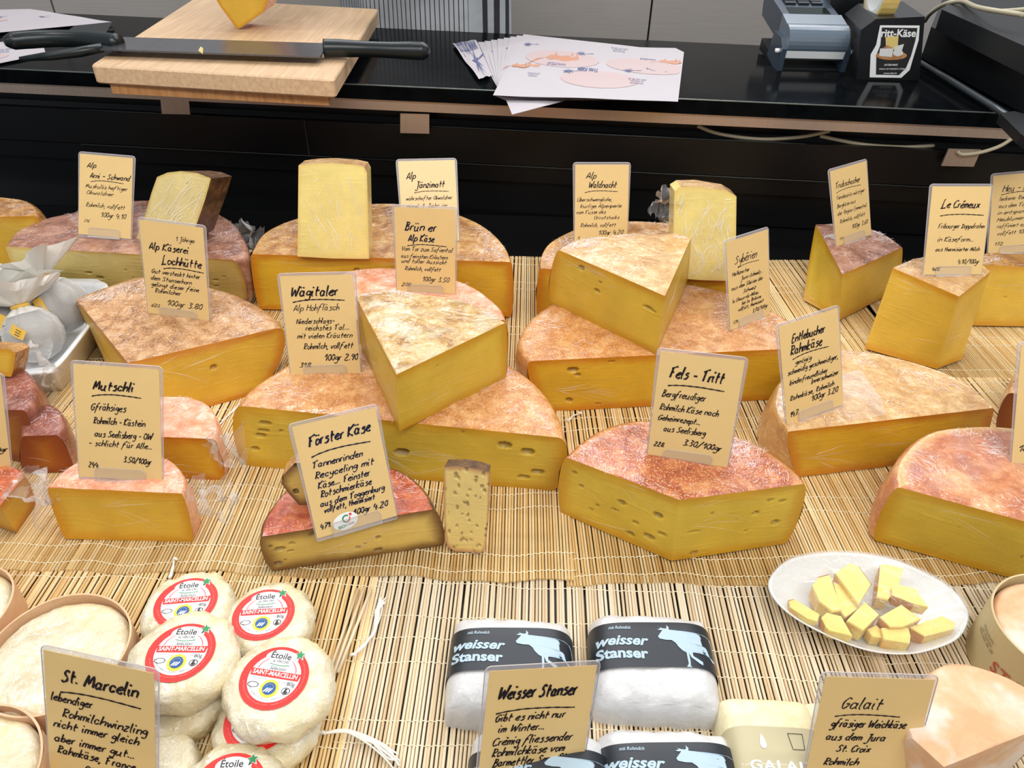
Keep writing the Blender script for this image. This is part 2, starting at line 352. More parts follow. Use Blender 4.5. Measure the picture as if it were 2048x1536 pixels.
def handwriting(lines, Wc, Hc, seed, PK=.84):
    """lines: (text, x0, x1, y_from_top, cap_height, pen) in fractions of the card; returns flat ribbons"""
    rnd = random.Random(seed); out = {0: ([], []), 1: ([], [])}
    for ln in lines:
        text, x0, x1, yt, ch, pen = ln[:6]; slope = ln[6] if len(ln) > 6 else 0.0; ink = ln[7] if len(ln) > 7 else 0
        strokes = []; x = 0.0
        if text == '_':
            n = 14; pts = [(i/n, (.35*math.sin(i/n*math.pi*1.15)-.5*(1-i/n)**6)*.5) for i in range(n+1)]
            strokes.append([(px_*10, py_*8+rnd.uniform(-.1, .1)) for px_, py_ in pts]); x = 10
        else:
            for chh in text:
                if chh == ' ': x += 3; continue
                base = {'ä': 'a', 'ö': 'o', 'ü': 'u', 'é': 'e', 'è': 'e', 'å': 'a', 'Ü': 'U', 'Ä': 'A'}.get(chh, chh); g = GL.get(base)
                if g is None: continue
                wd = 0; jy = rnd.uniform(-.25, .25); js = rnd.uniform(.9, 1.1)
                gs = g.split()
                if chh in 'äöüå': gs = gs+["0j0k", "2j2k"]
                if chh == 'Ü': gs = gs+["1l1m", "3l3m"]
                if chh == 'é': gs = gs+["1j3k"]
                if chh == 'è': gs = gs+["1k3j"]
                for st in gs:
                    pts = [(int(st[i]), ord(st[i+1])-100) for i in range(0, len(st), 2)]
                    wd = max(wd, max(p[0] for p in pts))
                    strokes.append([(x+(p[0]+p[1]*.34+rnd.uniform(-.12, .12))*js, p[1]+jy+rnd.uniform(-.15, .15)) for p in pts])
                x += wd*js+(1.9 if chh in '.1' else 1.3)
        sx = (x1-x0)*Wc/max(x, 1); sy = ch*Hc/7.
        V, Fc = out[ink]
        for st in strokes:
            if len(st) == 2: q = [np.array(p, float) for p in st]
            else: q = crom(st, 4)
            q = np.array([(p[0]*sx, p[1]*sy) for p in q]); L = np.gradient(q, axis=0); L /= np.linalg.norm(L, axis=1)[:, None]+1e-9
            nrm = np.c_[-L[:, 1], L[:, 0]]; b = len(V)
            for i, (a, n_) in enumerate(zip(q, nrm)):
                wv = pen*PK*(.5+.12*math.sin(i*.9+rnd.random()))
                for sg in (1, -1):
                    X = x0*Wc+a[0]+n_[0]*sg*wv; V.append((X, (1-yt)*Hc+a[1]+n_[1]*sg*wv+slope*a[0], 0))
                if i: k = b+2*i; Fc.append((k-2, k-1, k+1, k))
    return out

_fontobj = None
def text2d(s, size=1.0, shear=0., bold=0., spacing=1.0):
    """built-in typeface as a flat mesh: verts (n,2), faces; centred at origin"""
    c = bpy.data.curves.new('t', 'FONT'); c.body = s; c.size = size; c.shear = shear; c.offset = bold; c.align_x = 'CENTER'; c.align_y = 'CENTER'; c.space_character = spacing
    c.resolution_u = 3; o = bpy.data.objects.new('t', c); link(o); dg = bpy.context.evaluated_depsgraph_get(); me = o.evaluated_get(dg).to_mesh()
    V = np.array([v.co[:] for v in me.vertices]).reshape(-1, 3); Fc = [tuple(p.vertices) for p in me.polygons]
    o.evaluated_get(dg).to_mesh_clear(); bpy.data.objects.remove(o); bpy.data.curves.remove(c)
    return V[:, :2], Fc
TXT = {}
for key, args in {'etoile': ('Étoile', 1, .0, .012), 'vercors': ('du VERCORS', 1, .3, .004), 'selection': ('Sélection', 1, .35, .0), 'saint': ('SAINT-MARCELLIN', 1, 0, .018), 'g80': ('80g', 1, 0, 0),
                  'micro': ('Société Fromagère de Saint Just - 38680 St Just de Claix', 1, 0, 0), 'microc': ('à conserver entre +2° et +6°', 1, .2, 0), 'micron': ('Poids net à l\'emballage', 1, 0, 0),
                  'rohmilch': ('mit Rohmilch', 1, .25, .012), 'weisser': ('weisser', 1, .28, .03), 'stanser': ('Stanser', 1, 0, .035), 'galait': ('GALAIT', 1, 0, .03, 1.15), 'stan': ('STAN', 1, 0, .01, 1.1),
                  'kaese': ('ritt-Käse', 1, .15, .025), 'markt': ('AUF DEM MARKT', 1, .2, .01), 'halle': ('HALLE «IM VIADUKT» ZÜRICH', 1, .2, .01), 'url': ('www.tritt.ch', 1, .25, .01), 'tritt': ('Tritt Käse', 1, .1, .03),
                  'viadukt': ('Markthalle\nim Viadukt\n044 555 48 28', 1, 0, 0), 'aurorel': ('elionu', 1, .1, .02), 'bio': ('BIO', 1, 0, .03), 'suisse': ('SUISSE', 1, 0, 0), 'stripes': ('|||', 1, 0, 0)}.items():
    TXT[key] = text2d(*args)
def put(mb, key, fn, cx, cy, width, m, height=None, rot=0.):
    """place a cached text on a surface given by fn(x, y) -> world point"""
    V, Fc = TXT[key]; w0 = V[:, 0].max()-V[:, 0].min(); h0 = V[:, 1].max()-V[:, 1].min(); s = width/w0
    sy = s if height is None else height/h0
    c, s_ = math.cos(rot), math.sin(rot)
    mb.add([fn(cx+x*s*c-y*sy*s_, cy+x*s*s_+y*sy*c) for x, y in V], Fc, m)

# ---------------------------------------------------------------- cheese builder
def build_cheese(root, nodes, z0, z1, bots, rmat, pmat, bulge=.006, holes=(), auto=0, seed=0, hr=(.0012, .0028), smat=None, dome=.0015, center=None, slit=False, grid=.0013):
    """nodes: (px, py, kind) round the top rim, kind c = straight cut, r = rind; bots: {index: (px, py)} feet of the corners"""
    rnd = random.Random(seed); n = len(nodes)
    T = [P(x, y, z1) for x, y, k in nodes]; K = [k for *_, k in nodes]
    B = [P(*bots[i], z0) if i in bots else None for i in range(n)]
    ctr = np.mean([t[:2] for t in T], axis=0)
    # per-node displacement direction
    dirs = []
    for i in range(n):
        pk, nk = K[i-1], K[i]
        if pk == 'c' and nk == 'c': d = np.zeros(3)
        elif pk == 'r' and nk == 'r':
            t = T[(i+1) % n]-T[i-1]; d = np.array([t[1], -t[0], 0]); d /= np.linalg.norm(d)
            if (d[:2]@(T[i][:2]-ctr)) < 0: d = -d
        else:
            j = (i+1) % n if nk == 'c' else i-1
            d = T[i]-T[j]; d[2] = 0; d /= np.linalg.norm(d)
        dirs.append(d)
    known = [i for i in range(n) if B[i] is not None]
    for i in range(n):
        if B[i] is None:
            B[i] = np.array([T[i][0], T[i][1], z0])
            if known:  # shrink like the known corners on average
                k = np.mean([np.linalg.norm(B[j][:2]-ctr)/np.linalg.norm(T[j][:2]-ctr) for j in known]); k = min(max(k, .93), 1.04)
                B[i][:2] = ctr+(T[i][:2]-ctr)*k
    def prof(t): return math.sqrt(max(0, 1-(2*t-1)**2))**.9
    # dense outline
    out = []   # (T, B, dir, kind_of_edge_after, corner)
    i = 0
    start = next((i for i in range(n) if K[i-1] == 'c' or K[i] == 'c'), 0)
    idx = [(start+i) % n for i in range(n)]
    i = 0; seq = []
    while i < n:
        a = idx[i]
        if K[a] == 'c': seq.append(('c', a, (a+1) % n)); i += 1
        else:
            run = [a]
            while i < n and K[idx[i]] == 'r': i += 1; run.append(idx[i] if i < n else idx[0])
            seq.append(('r', run))
    top_loop = []
    R_ = MB(); Pm = MB(); RD = []; HO = []; rimV = []
    h = z1-z0; lv = [(1-math.cos(math.pi*k/11))/2 for k in range(12)]
    for s in seq:
        if s[0] == 'r':
            run = s[1]; per = 6
            tt = crom([T[q] for q in run], per); bb = crom([B[q] for q in run], per); dd = crom([dirs[q] for q in run], per)
            V = []; L = len(tt)
            for a, b, d in zip(tt, bb, dd):
                for t in lv:
                    p = b+(a-b)*t+d*bulge*prof(t); e = .0010*nz(*p, 90)+.0016*nz(*p, 26)
                    V.append(p+d*e*math.sin(math.pi*min(max(t, .0), 1))*1.3)
            m_ = len(lv); R_.add(V, [(x*m_+y, (x+1)*m_+y, (x+1)*m_+y+1, x*m_+y+1) for x in range(L-1) for y in range(m_-1)], 1, True)
            rimV += [0.]*len(V)
            top_loop += [(a, 1) for a in tt[:-1]]
        else:
            a, b = s[1], s[2]; L = np.linalg.norm((T[a]-T[b])); nu = max(8, int(L/grid)); nv = max(8, int(h/grid))
            ra, rb = K[a-1] == 'r', K[b] == 'r'
            nrm = np.array([(T[b]-T[a])[1], -(T[b]-T[a])[0], 0]); nrm /= np.linalg.norm(nrm)
            if nrm[:2]@(T[a][:2]-ctr) < 0: nrm = -nrm
            hl = [(u*L, v*h, ru, rv) for (e, u, v, ru, rv) in holes if e == a]
            for q in range(int(auto*L/.3)):
                r = rnd.uniform(*hr)*rnd.choice([.6, .8, 1, 1.3]); hl.append((rnd.uniform(.03, .97)*L, h*(rnd.uniform(.12, .88) if not slit else rnd.gauss(.5, .12)), r*rnd.uniform(1, 2), r*rnd.uniform(.5, 1)))
            U, W_ = np.meshgrid(np.linspace(0, 1, nu+1), np.linspace(0, 1, nv+1), indexing='ij')
            pr = np.sqrt(np.clip(1-(2*W_-1)**2, 0, 1))**.9*bulge
            A = B[a]+(T[a]-B[a])*W_[..., None]+(dirs[a]*pr[..., None] if ra else 0)
            Bb = B[b]+(T[b]-B[b])*W_[..., None]+(dirs[b]*pr[..., None] if rb else 0)
            X = A+(Bb-A)*U[..., None]
            uu, vv = U*L, W_*h; dep = np.zeros_like(uu)
            for (hu, hv, ru, rv) in hl:
                r2 = ((uu-hu)/ru)**2+((vv-hv)/rv)**2
                dep = np.maximum(dep, np.clip(1-r2, 0, 1)**.5*min(ru, rv)*1.5)
            und = .0005*np.sin(uu*90+seed)*np.sin(vv*70+seed*2)+.0004*np.sin(uu*31+vv*60)
            X = X-nrm*(dep+und*np.minimum(1, np.minimum(np.minimum(uu, L-uu), np.minimum(vv, h-vv))/.006))[..., None]
            rd = np.minimum(vv, h-vv)
            if ra: rd = np.minimum(rd, uu*.8)
            if rb: rd = np.minimum(rd, (L-uu)*.8)
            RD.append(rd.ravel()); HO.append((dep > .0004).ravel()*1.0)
            ids = np.arange((nu+1)*(nv+1)).reshape(nu+1, nv+1)
            Fc = np.stack([ids[:-1, :-1], ids[1:, :-1], ids[1:, 1:], ids[:-1, 1:]], -1).reshape(-1, 4).tolist()
            Pm.add(X.reshape(-1, 3), Fc, 0, True)
            m = max(3, nu//6); top_loop += [(T[a]+(T[b]-T[a])*q/m, 0) for q in range(m)]
    # top cap: rings towards the middle
    lp = [np.array(p) for p, _ in top_loop]; kk = [k for _, k in top_loop]; c0 = np.array([ctr[0], ctr[1], z1]); rings = [1, .985, .95, .86, .7, .5, .3, .12]
    V = []; N = len(lp)
    for ri, s in enumerate(rings):
        for p, k in zip(lp, kk):
            q = c0+(p-c0)*s
            if ri: q = q+np.array([0, 0, dome*(1-s**3)+.0011*nz(*q, 35)+.0006*nz(*q, 120)])
            V.append(q); rimV.append(max(0., 1-(1-s)/.12)*k)
    V.append(c0+np.array([0, 0, dome])); rimV.append(0)
    Fc = [(r*N+i, r*N+(i+1) % N, (r+1)*N+(i+1) % N, (r+1)*N+i) for r in range(len(rings)-1) for i in range(N)]
    Fc += [((len(rings)-1)*N+i, (len(rings)-1)*N+(i+1) % N, len(rings)*N) for i in range(N)]
    R_.add(V, Fc, 0, True)
    # flat foot
    bl = []
    for s in seq:
        if s[0] == 'r': bl += crom([B[q] for q in s[1]], 3)[:-1]
        else: bl.append(B[s[1]])
    R_.add(bl, [list(range(len(bl)))], 1); rimV += [0.]*len(bl)
    R_.done('rind', [M[rmat], M[smat or rmat]], root, attrs={'rim': rimV})
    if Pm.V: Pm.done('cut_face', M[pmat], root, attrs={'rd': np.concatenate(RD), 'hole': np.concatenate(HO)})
M['crease'] = film_mat('cling_film_crease', (.97, .95, .96, 1), .34, .10, 0.0, 60, 1.4)  # whitish film folds, with the film's glints put into their colour
def creases(root, nodes, z1, z0, bots, n_top, n_face, seed, dome=.0015):
    """folds of the cling film, whitened to stand in for its glints: slivers standing slightly off the top and long stretched creases over the cut sides"""
    rnd = random.Random(seed*31+7); mb = MB()
    T = [P(x, y, z1) for x, y, k in nodes]; K = [k for *_, k in nodes]; n = len(T); c0 = np.mean(T, axis=0)
    def ribbon(pts, w_, tilt, up):
        pts = np.array(pts); L = np.gradient(pts, axis=0); L /= np.linalg.norm(L, axis=1)[:, None]+1e-9; V = []
        for i, (p, t) in enumerate(zip(pts, L)):
            sd = np.cross(t, up); sd /= np.linalg.norm(sd)+1e-9; a = sd*math.cos(tilt)+up*math.sin(tilt); q = w_*math.sin(math.pi*(i+.35)/(len(pts)-.3))
            V += [p-a*q*.5, p+a*q*.5]
        mb.add(V, [(2*i, 2*i+1, 2*i+3, 2*i+2) for i in range(len(pts)-1)], 0, True)
    up = np.array([0, 0, 1.]); done = 0; tries = 0
    while done < n_top and tries < n_top*12:
        tries += 1; i = rnd.randrange(n); j = (i+1) % n; u = rnd.random(); s_ = math.sqrt(rnd.random())*.985
        p = c0+((T[i]*(1-u)+T[j]*u)-c0)*s_
        m = mn.noise(Vector((p[0]*22+seed*3, p[1]*22, seed)))+.35*mn.noise(Vector((p[0]*60, p[1]*60, seed)))+(.18 if s_ > .86 else 0)
        if m < rnd.uniform(-.12, .38): continue
        a = 3.5*mn.noise(Vector((p[0]*14, p[1]*14+seed, 5)))+rnd.gauss(0, .55); Ln = rnd.choice([.002, .003, .004, .006, .011])*rnd.uniform(.7, 1.3); cv = rnd.uniform(-.6, .6)
        z = z1+dome*(1-s_**3)+.0011+.0011*mn.noise(Vector((p[0]*35, p[1]*35, z1*35)))
        pts = [np.array([p[0]+math.cos(a+cv*t)*Ln*t, p[1]+math.sin(a+cv*t)*Ln*t, z+.0004*math.sin(3*t)]) for t in (-.5, -.17, .17, .5)]
        ribbon(pts, rnd.choice([.0002, .0003, .0003, .00055]), rnd.uniform(-.7, .7), up); done += 1
    for i in range(n):
        if K[i] != 'c': continue
        j = (i+1) % n; A, B_ = T[i], T[j]; fa = P(*bots[i], z0) if i in bots else np.array([A[0], A[1], z0]); fb = P(*bots[j], z0) if j in bots else np.array([B_[0], B_[1], z0])
        nr = np.cross(B_-A, fa-A); nr /= np.linalg.norm(nr); nr *= 1 if nr[1] < 0 else -1; L = np.linalg.norm(B_-A)
        at = lambda u, v: (A*(1-u)+B_*u)*v+(fa*(1-u)+fb*u)*(1-v)+nr*.0009
        hub = [(rnd.uniform(0, 1), rnd.uniform(.2, 1.0)) for _ in range(3)]; cnt = int(n_face*min(1.4, L/.2))
        for q in range(cnt):
            hu, hv = hub[rnd.randrange(3)]; a = rnd.uniform(-.45, .45)+(math.pi if hu > .5 else 0); r0, r1 = rnd.uniform(.0, .02), rnd.uniform(.015, .075)
            pts = []
            for t in np.linspace(0, 1, 7):
                rr = r0+(r1-r0)*t; u_, v_ = hu+rr*math.cos(a+.15*t)/L, hv-rr*abs(math.sin(a+.15*t)+.1)/max(z1-z0, .02)*(1 if q % 2 else -.4)
                if .02 < u_ < .98 and .04 < v_ < .97: pts.append(at(u_, v_))
            if len(pts) > 2: ribbon(pts, rnd.choice([.00012, .00018, .0003]), rnd.uniform(-.5, .8), nr)
    if mb.V: mb.done('cling_film', M['crease'], root, kind='stuff', label='fine folds of cling film with white painted glints')
def cheese(name, label, nodes, z0, bots, rmat, pmat, group=None, z1=None, **kw):
    if z1 is None:
        hs = [hsolve(nodes[i][:2], b, z0) for i, b in bots.items()]; z1 = z0+float(np.median(hs))
    if z0 == 0: z0 = .0035
    c = np.mean([P(x, y, z1)[:2] for x, y, k in nodes], axis=0)
    r = thing(name, label, 'cheese', (c[0], c[1], z0), group)
    build_cheese(r, nodes, z0, z1, bots, rmat, pmat, **kw)
    if 'film-wrapped' in label or name in ('cheese_half', 'half_round_cheese', 'cheese_wedge'):
        ar = abs(sum(P(*nodes[i-1][:2], z1)[0]*P(*nodes[i][:2], z1)[1]-P(*nodes[i][:2], z1)[0]*P(*nodes[i-1][:2], z1)[1] for i in range(len(nodes)))/2)
        creases(r, nodes, z1, z0, bots, int(min(2200, ar*52000)), 22, kw.get('seed', 1))
    return r, z1

def slab(root, front, base, z0, depth, mats, yaw=0., lean=0., holes=0, seed=1, rind_edges=(), curve=None, mi_back=0, hr=(.0015, .003), grid=.0012, y0=None, taper=1.0, edge_mat=None):
    """a standing piece: front outline given by its corners in the front plane, pushed back by depth. rind_edges: edge indices with rind"""
    b0 = P(*base, z0) if y0 is None else PY(*base, y0)
    n = np.array([-math.sin(yaw), math.cos(yaw), 0]); up = np.array([0, 0, 1])*math.cos(lean)+n*math.sin(lean)
    r = np.array([math.cos(yaw), math.sin(yaw), 0]); nn = np.cross(up, r); nn = nn*(1 if nn[1] > 0 else -1)
    Wp = [plane_hit(x, y, b0, nn) for x, y in front]
    pts = []; ed = []
    N = len(Wp)
    for i in range(N):
        a, b = Wp[i], Wp[(i+1) % N]; m = 5
        for q in range(m): pts.append(a+(b-a)*q/m); ed.append(i)
    pts = np.array(pts); u = (pts-b0)@r; v = (pts-b0)@up
    # front face as clipped grid
    rnd = random.Random(seed); u0, u1, v0, v1 = u.min(), u.max(), v.min(), v.max()
    c = pts.mean(axis=0); back = c+(pts-c)*taper+nn*depth
    MBk = MB(); Np = len(pts)
    MBk.add(np.r_[pts, back], [(i, (i+1) % Np, Np+(i+1) % Np, Np+i) for i in range(Np)], 1, False)
    for i in range(Np): MBk.I[i] = (2+list(edge_mat).index(ed[i])) if edge_mat and ed[i] in edge_mat else (1 if ed[i] in rind_edges else 0)
    MBk.add(back, [list(range(Np))], mi_back)
    rd_side = [.03]*(3*Np)
    rings = 26; V = []; RD = []; HO = []
    hl = [(rnd.uniform(u0, u1), rnd.uniform(v0, v1), rnd.uniform(*hr), rnd.uniform(*hr)*rnd.uniform(.7, 1.4)) for _ in range(holes)]
    P2 = crom([p for p in pts], 3, True); P2 = [np.array(p) for p in P2]
    if not curve: P2 = [pts[i]+(pts[(i+1) % Np]-pts[i])*q/3 for i in range(Np) for q in range(3)]
    size = max(u1-u0, v1-v0)
    for ri in range(rings):
        s = 1-ri/rings
        for p in P2:
            q = c+(p-c)*s; uu, vv = (q-b0)@r, (q-b0)@up; d = 0
            for (hu, hv, ru, rv) in hl:
                r2 = ((uu-hu)/ru)**2+((vv-hv)/rv)**2
                if r2 < 1: d = max(d, (1-r2)**.5*min(ru, rv)*1.5)
            V.append(q+nn*d); RD.append((1-s)*size*.5); HO.append(1. if d > .0004 else 0.)
    V.append(c); RD.append(.03); HO.append(0.); n2 = len(P2)
    Fc = [(k*n2+i, k*n2+(i+1) % n2, (k+1)*n2+(i+1) % n2, (k+1)*n2+i) for k in range(rings-1) for i in range(n2)]+[((rings-1)*n2+i, (rings-1)*n2+(i+1) % n2, rings*n2) for i in range(n2)]
    mf = MB(); mf.add(V, Fc, 0, True)
    side_parts = [i for i in range(Np)]
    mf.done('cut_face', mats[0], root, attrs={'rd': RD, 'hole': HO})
    MBk.done('rind', [mats[2] if len(mats) > 2 else mats[0], mats[1]]+(list(edge_mat.values()) if edge_mat else []), root, attrs={'rd': rd_side, 'hole': [0.]*len(rd_side)})
    return c

def bunch(root, px, py, z, size, seed, name='cling_film', flat_=.7, y=None, n=22):
    """gathered loose film: a crumpled fan"""
    c = P(px, py, z) if y is None else PY(px, py, y); c = c.copy(); c[2] = max(c[2], size*.55+.004); V = []
    for i in range(n):
        for j in range(n):
            a, b = (i/(n-1)-.5), (j/(n-1)-.5); rr = math.hypot(a, b)
            fold = .16*math.sin(a*26+seed+3*mn.noise(Vector((a*3, b*3, seed))))*(.4+rr)
            p = np.array([a*size*.8, (fold+mn.noise(Vector((a*4+seed, b*4, seed*1.7)))*.6)*size*flat_, b*size])
            p += np.array([mn.noise(Vector((a*5, b*5+seed, 3))), 0, mn.noise(Vector((a*5, b*5, 9+seed)))])*size*.16
            V.append(c+p)
    Fc = [(i*n+j, (i+1)*n+j, (i+1)*n+j+1, i*n+j+1) for i in range(n-1) for j in range(n-1) if math.hypot(i/(n-1)-.5, j/(n-1)-.5) < .46+.08*math.sin(math.atan2(i-n/2, j-n/2)*5+seed)]
    return mk(name, V, Fc, M['film_loose'], root, smooth=True)

# ---------------------------------------------------------------- price cards
def card_pose(px, h0, W0, H0):
    px = np.array(px, float)
    def corners(q):
        x, y, yaw, lean, roll, s = q
        r = np.array([math.cos(yaw), math.sin(yaw), 0]); n = np.array([-math.sin(yaw), math.cos(yaw), 0]); up = np.array([0, 0, 1])*math.cos(lean)+n*math.sin(lean)
        c, s_ = math.cos(roll), math.sin(roll); r2 = r*c+up*s_; u2 = up*c-r*s_; b = np.array([x, y, h0]); W, H_ = W0*s, H0*s
        return [b-r2*W/2+u2*H_, b+r2*W/2+u2*H_, b+r2*W/2, b-r2*W/2], r2, u2, W, H_
    bm = (px[2]+px[3])/2; g = P(bm[0], bm[1], h0); q = np.array([g[0], g[1], 0, .3, 0., 1.])
    def res(q):
        e = []
        for w_, p in zip(corners(q)[0], px): e += list(proj(w_)-p)
        return np.array(e+[(q[3]-.33)*6, q[4]*3, q[2]*2, (q[5]-1)*5])
    lam = 1.
    for _ in range(120):
        r0 = res(q); J = np.zeros((len(r0), 6))
        for i in range(6): d = q.copy(); d[i] += 1e-5; J[:, i] = (res(d)-r0)/1e-5
        st = np.linalg.solve(J.T@J+lam*np.diag(np.diag(J.T@J)+1e-6), -J.T@r0)
        if (res(q+st)**2).sum() < (r0**2).sum(): q = q+st; lam *= .3
        else: lam *= 4
    return corners(q)
CARD_N = [0]
def card(label, px, h0, lines, group='handwritten price cards', tab=(.2, .8), extra=None, margin=.0026):
    (TL, TR, BR_, BL), r, u, W, H_ = card_pose(px, h0, .0695, .0986)
    nn = np.cross(r, u); nn = nn if nn[1] < 0 else -nn     # faces the customer
    CARD_N[0] += 1
    base = (BL+BR_)/2
    root = thing('price_card', label, 'price card', base, group)
    at = lambda x, y, d: BL+r*x+u*y+nn*d
    mb = MB(); mb.prism([at(0, 0, .0), at(W, 0, .0), at(W, H_, .0), at(0, H_, .0)], nn*.0004)
    mb.done('paper', M['kraft'], root)
    hw = handwriting(lines, W, H_, CARD_N[0]*13)
    for ink, m in ((0, 'ink'), (1, 'ink_blue')):
        V, Fc = hw[ink]
        if V: mk('handwriting', [at(x, y, .00062) for x, y, _ in V], Fc, M[m], root)
    # rounded sleeve behind the paper with a foot that runs back, and a clear lip in front
    g = margin; R_ = .004; out = []
    for cx, cy, a0 in ((W+g-R_, H_+g-R_, 0), (-g+R_, H_+g-R_, 90), (-g+R_, -g*1.2+R_*.5, 180), (W+g-R_, -g*1.2+R_*.5, 270)):
        for k in range(5): a = math.radians(a0+k*22.5); rr = R_ if a0 < 180 else R_*.5; out.append(at(cx+rr*math.cos(a), cy+rr*math.sin(a), -.0012))
    mb = MB(); mb.prism(out, nn*.0010)
    mb.done('clear_sleeve', M['sleeve'], root)
    # thin rim that catches the light
    mb = MB(); mb.tube([p+nn*.0004 for p in out]+[out[0]+nn*.0004], .00035, seg=4, caps=False)
    mb.done('sleeve_rim', M['sleeve_rim'], root)
    x0, x1 = W*tab[0], W*tab[1]; th = .0095
    lip = [at(x0, -g, .0012), at(x1, -g, .0012)]+[at(x1-.003+.003*math.cos(a), th-.003+.003*math.sin(a), .0012) for a in (0, .8, 1.57)]+[at(x0+.003+.003*math.cos(a), th-.003+.003*math.sin(a), .0012) for a in (1.57, 2.3, 3.14)]
    mb = MB(); mb.prism(lip, nn*.0006); mb.done('clear_lip', M['lip'], root)
    mb = MB(); mb.tube([p+nn*.0006 for p in lip[1:]]+[lip[0]+nn*.0006], .00025, seg=4, caps=False); mb.done('lip_edge', M['sleeve_rim'], root)
    bk = np.array([-r[1], r[0], 0]); bk = bk/np.linalg.norm(bk); zz = np.array([0, 0, -.0012-g])
    f0, f1 = at(x0, 0, 0)+zz, at(x1, 0, 0)+zz
    f0[2] = f1[2] = h0-.0006; e = bk*.028
    mb = MB(); mb.prism([f0-bk*.004, f1-bk*.004, f1+e, f0+e], (0, 0, .0009)); mb.done('clear_foot', M['lip'], root)
    if extra: extra(root, at, W, H_)
    return root
M['sleeve_rim'] = flat('clear_plastic_edge', srgb(196, 184, 180), .15, spec=.8)
M['lip'] = film_mat('clear_plastic_lip', (.86, .80, .76, 1), .02, .08, 0.0)

# ---------------------------------------------------------------- reed mats
def stick_geo(L, r=.00118, seg=6):
    V = [(r*math.cos(2*math.pi*i/seg), y, r+r*math.sin(2*math.pi*i/seg)) for y in (0, L*.33, L*.66, L) for i in range(seg)]
    Fc = [(k*seg+i, k*seg+(i+1) % seg, (k+1)*seg+(i+1) % seg, (k+1)*seg+i) for k in range(3) for i in range(seg)]+[tuple(range(seg)), tuple(range(3*seg, 4*seg))[::-1]]
    return V, Fc
THR = (.009, .0275, .082, .1, .198, .2165, .2715, .29)
def mat_thing(label, x, y, count, yaw, mat, z=0.0, L=.3, pitch=.00268, wave=.0, seed=1, singly=True, skew=0., threads=THR):
    rnd = random.Random(seed); c, s = math.cos(yaw), math.sin(yaw)
    root = thing('reed_mat', label, 'mat', (x, y, z), 'reed mats under the cheese')
    def wv(i): return wave*(math.sin(i*.11+seed)+.5*math.sin(i*.31+seed*2))
    V0, F0 = stick_geo(L); me = None; acc = MB(); tones = []
    for i in range(count):
        lx = (i-count/2)*pitch+rnd.uniform(-.0002, .0002); ly = wv(i)*.9+rnd.uniform(-.0004, .0004); lz = max(0, wv(i+9))*.3+rnd.uniform(0, .00025); a = yaw+rnd.uniform(-.003, .003)+skew*(i/count-.5)
        if singly:
            if me is None:
                me = bpy.data.meshes.new('stick'); me.from_pydata(V0, [], F0); me.materials.append(M[mat]); me.polygons.foreach_set('use_smooth', [len(f) == 4 for f in F0]); me.update()
            o = bpy.data.objects.new('stick', me); link(o); o.parent = root; o.location = (lx*c-ly*s, lx*s+ly*c, lz); o.rotation_euler = (0, 0, a)
        else:
            ca, sa = math.cos(a), math.sin(a); ox, oy = x+lx*c-ly*s, y+lx*s+ly*c
            acc.add([(ox+vx*ca-vy*sa, oy+vx*sa+vy*ca, z+lz+vz) for vx, vy, vz in V0], F0, 0, True); tones += [rnd.random()]*len(V0)
    if not singly: acc.done('sticks', M[mat], root, attrs={'tone': tones}, kind='stuff', label='joined bamboo sticks of the mat')
    for t in threads:
        if t > L: continue
        pts = []
        for i in range(-1, count+1):
            lx = (i-count/2+.5)*pitch; ii = min(max(i, 0), count-1); ly = t+wv(ii)*.9+.0008*math.sin(i*.2+t*50); lz = max(0, wv(ii+9))*.3+.0024+(.0004 if i % 2 else -.0008)
            a = skew*(ii/count-.5); pts.append((x+(lx-t*a)*c-ly*s, y+(lx-t*a)*s+ly*c, z+lz))
        mb = MB(); mb.tube(pts, .00045, seg=4); mb.done('binding_thread', M['thread'], root)
    return root

# ================================================================ the setting
mb = MB(); mb.box((0, 1.0, -.86), (5, 6, .02)); mb.done('floor', flat('grey_floor', srgb(70, 68, 66), .5), kind='structure')
# display case: black base shelf and stepped back panels
ZT = .20
FA, FB = P(0, 137, ZT), P(1963, 224, ZT); ed = (FB-FA)/np.linalg.norm(FB-FA); en = np.array([-ed[1], ed[0], 0])
def along(t, off=0., z=0.):   # t metres along the worktop's front edge from x=0
    o = FA+ed*((0-FA[0])/ed[0]); q = o+ed*t+en*off; return np.array([q[0], q[1], z])
case = thing('display_case', 'black display case floor and back panels behind the cheeses', 'display case', (0, 1.0, -.01))
mb = MB(); mb.box((0, .5, -.013), (2.8, 1.3, .018)); mb.done('case_floor', M['black'], case)
pz = [(-.002, .052, .012), (.054, .0805, .004), (.083, .137, .000), (.1395, .178, .030)]
for i, (a, b, o_) in enumerate(pz):
    mb = MB(); mb.prism([along(-1.3, .02+o_, a), along(1.3, .02+o_, a), along(1.3, .02+o_, b), along(-1.3, .02+o_, b)], en*.01); mb.done('back_panel', M['black'], case)
for z_, o_, segs in ((.0812, .0, [(-.72, -.30), (-.295, 1.0)]), (.1375, .0, [(-.70, -.5), (-.21, .43)]), (.0525, .01, [(-.5, .6)])):
    for a, b in segs:
        mb = MB(); mb.tube([along(a, .0185+o_, z_), along(b, .0185+o_, z_)], .0007, seg=5); mb.done('panel_edge_strip', M['panel_edge'], case)
mb = MB(); q = PY(583, 330, 1.07)[0]; mb.box((q, along(q, .0192)[1], .11), (.0016, .001, .058)); mb.done('panel_seam', M['panel_edge'], case)
for k in range(34):
    mb = MB(); mb.box(tuple(along(-.62+k*.006+(.35 if k > 16 else 0)+.5, .0475, .158)), (.0012, .002, .016)); mb.done('vent_slot', flat('vent_dark', srgb(26, 28, 28), .5) if k == 0 else bpy.data.materials['vent_dark'], case)
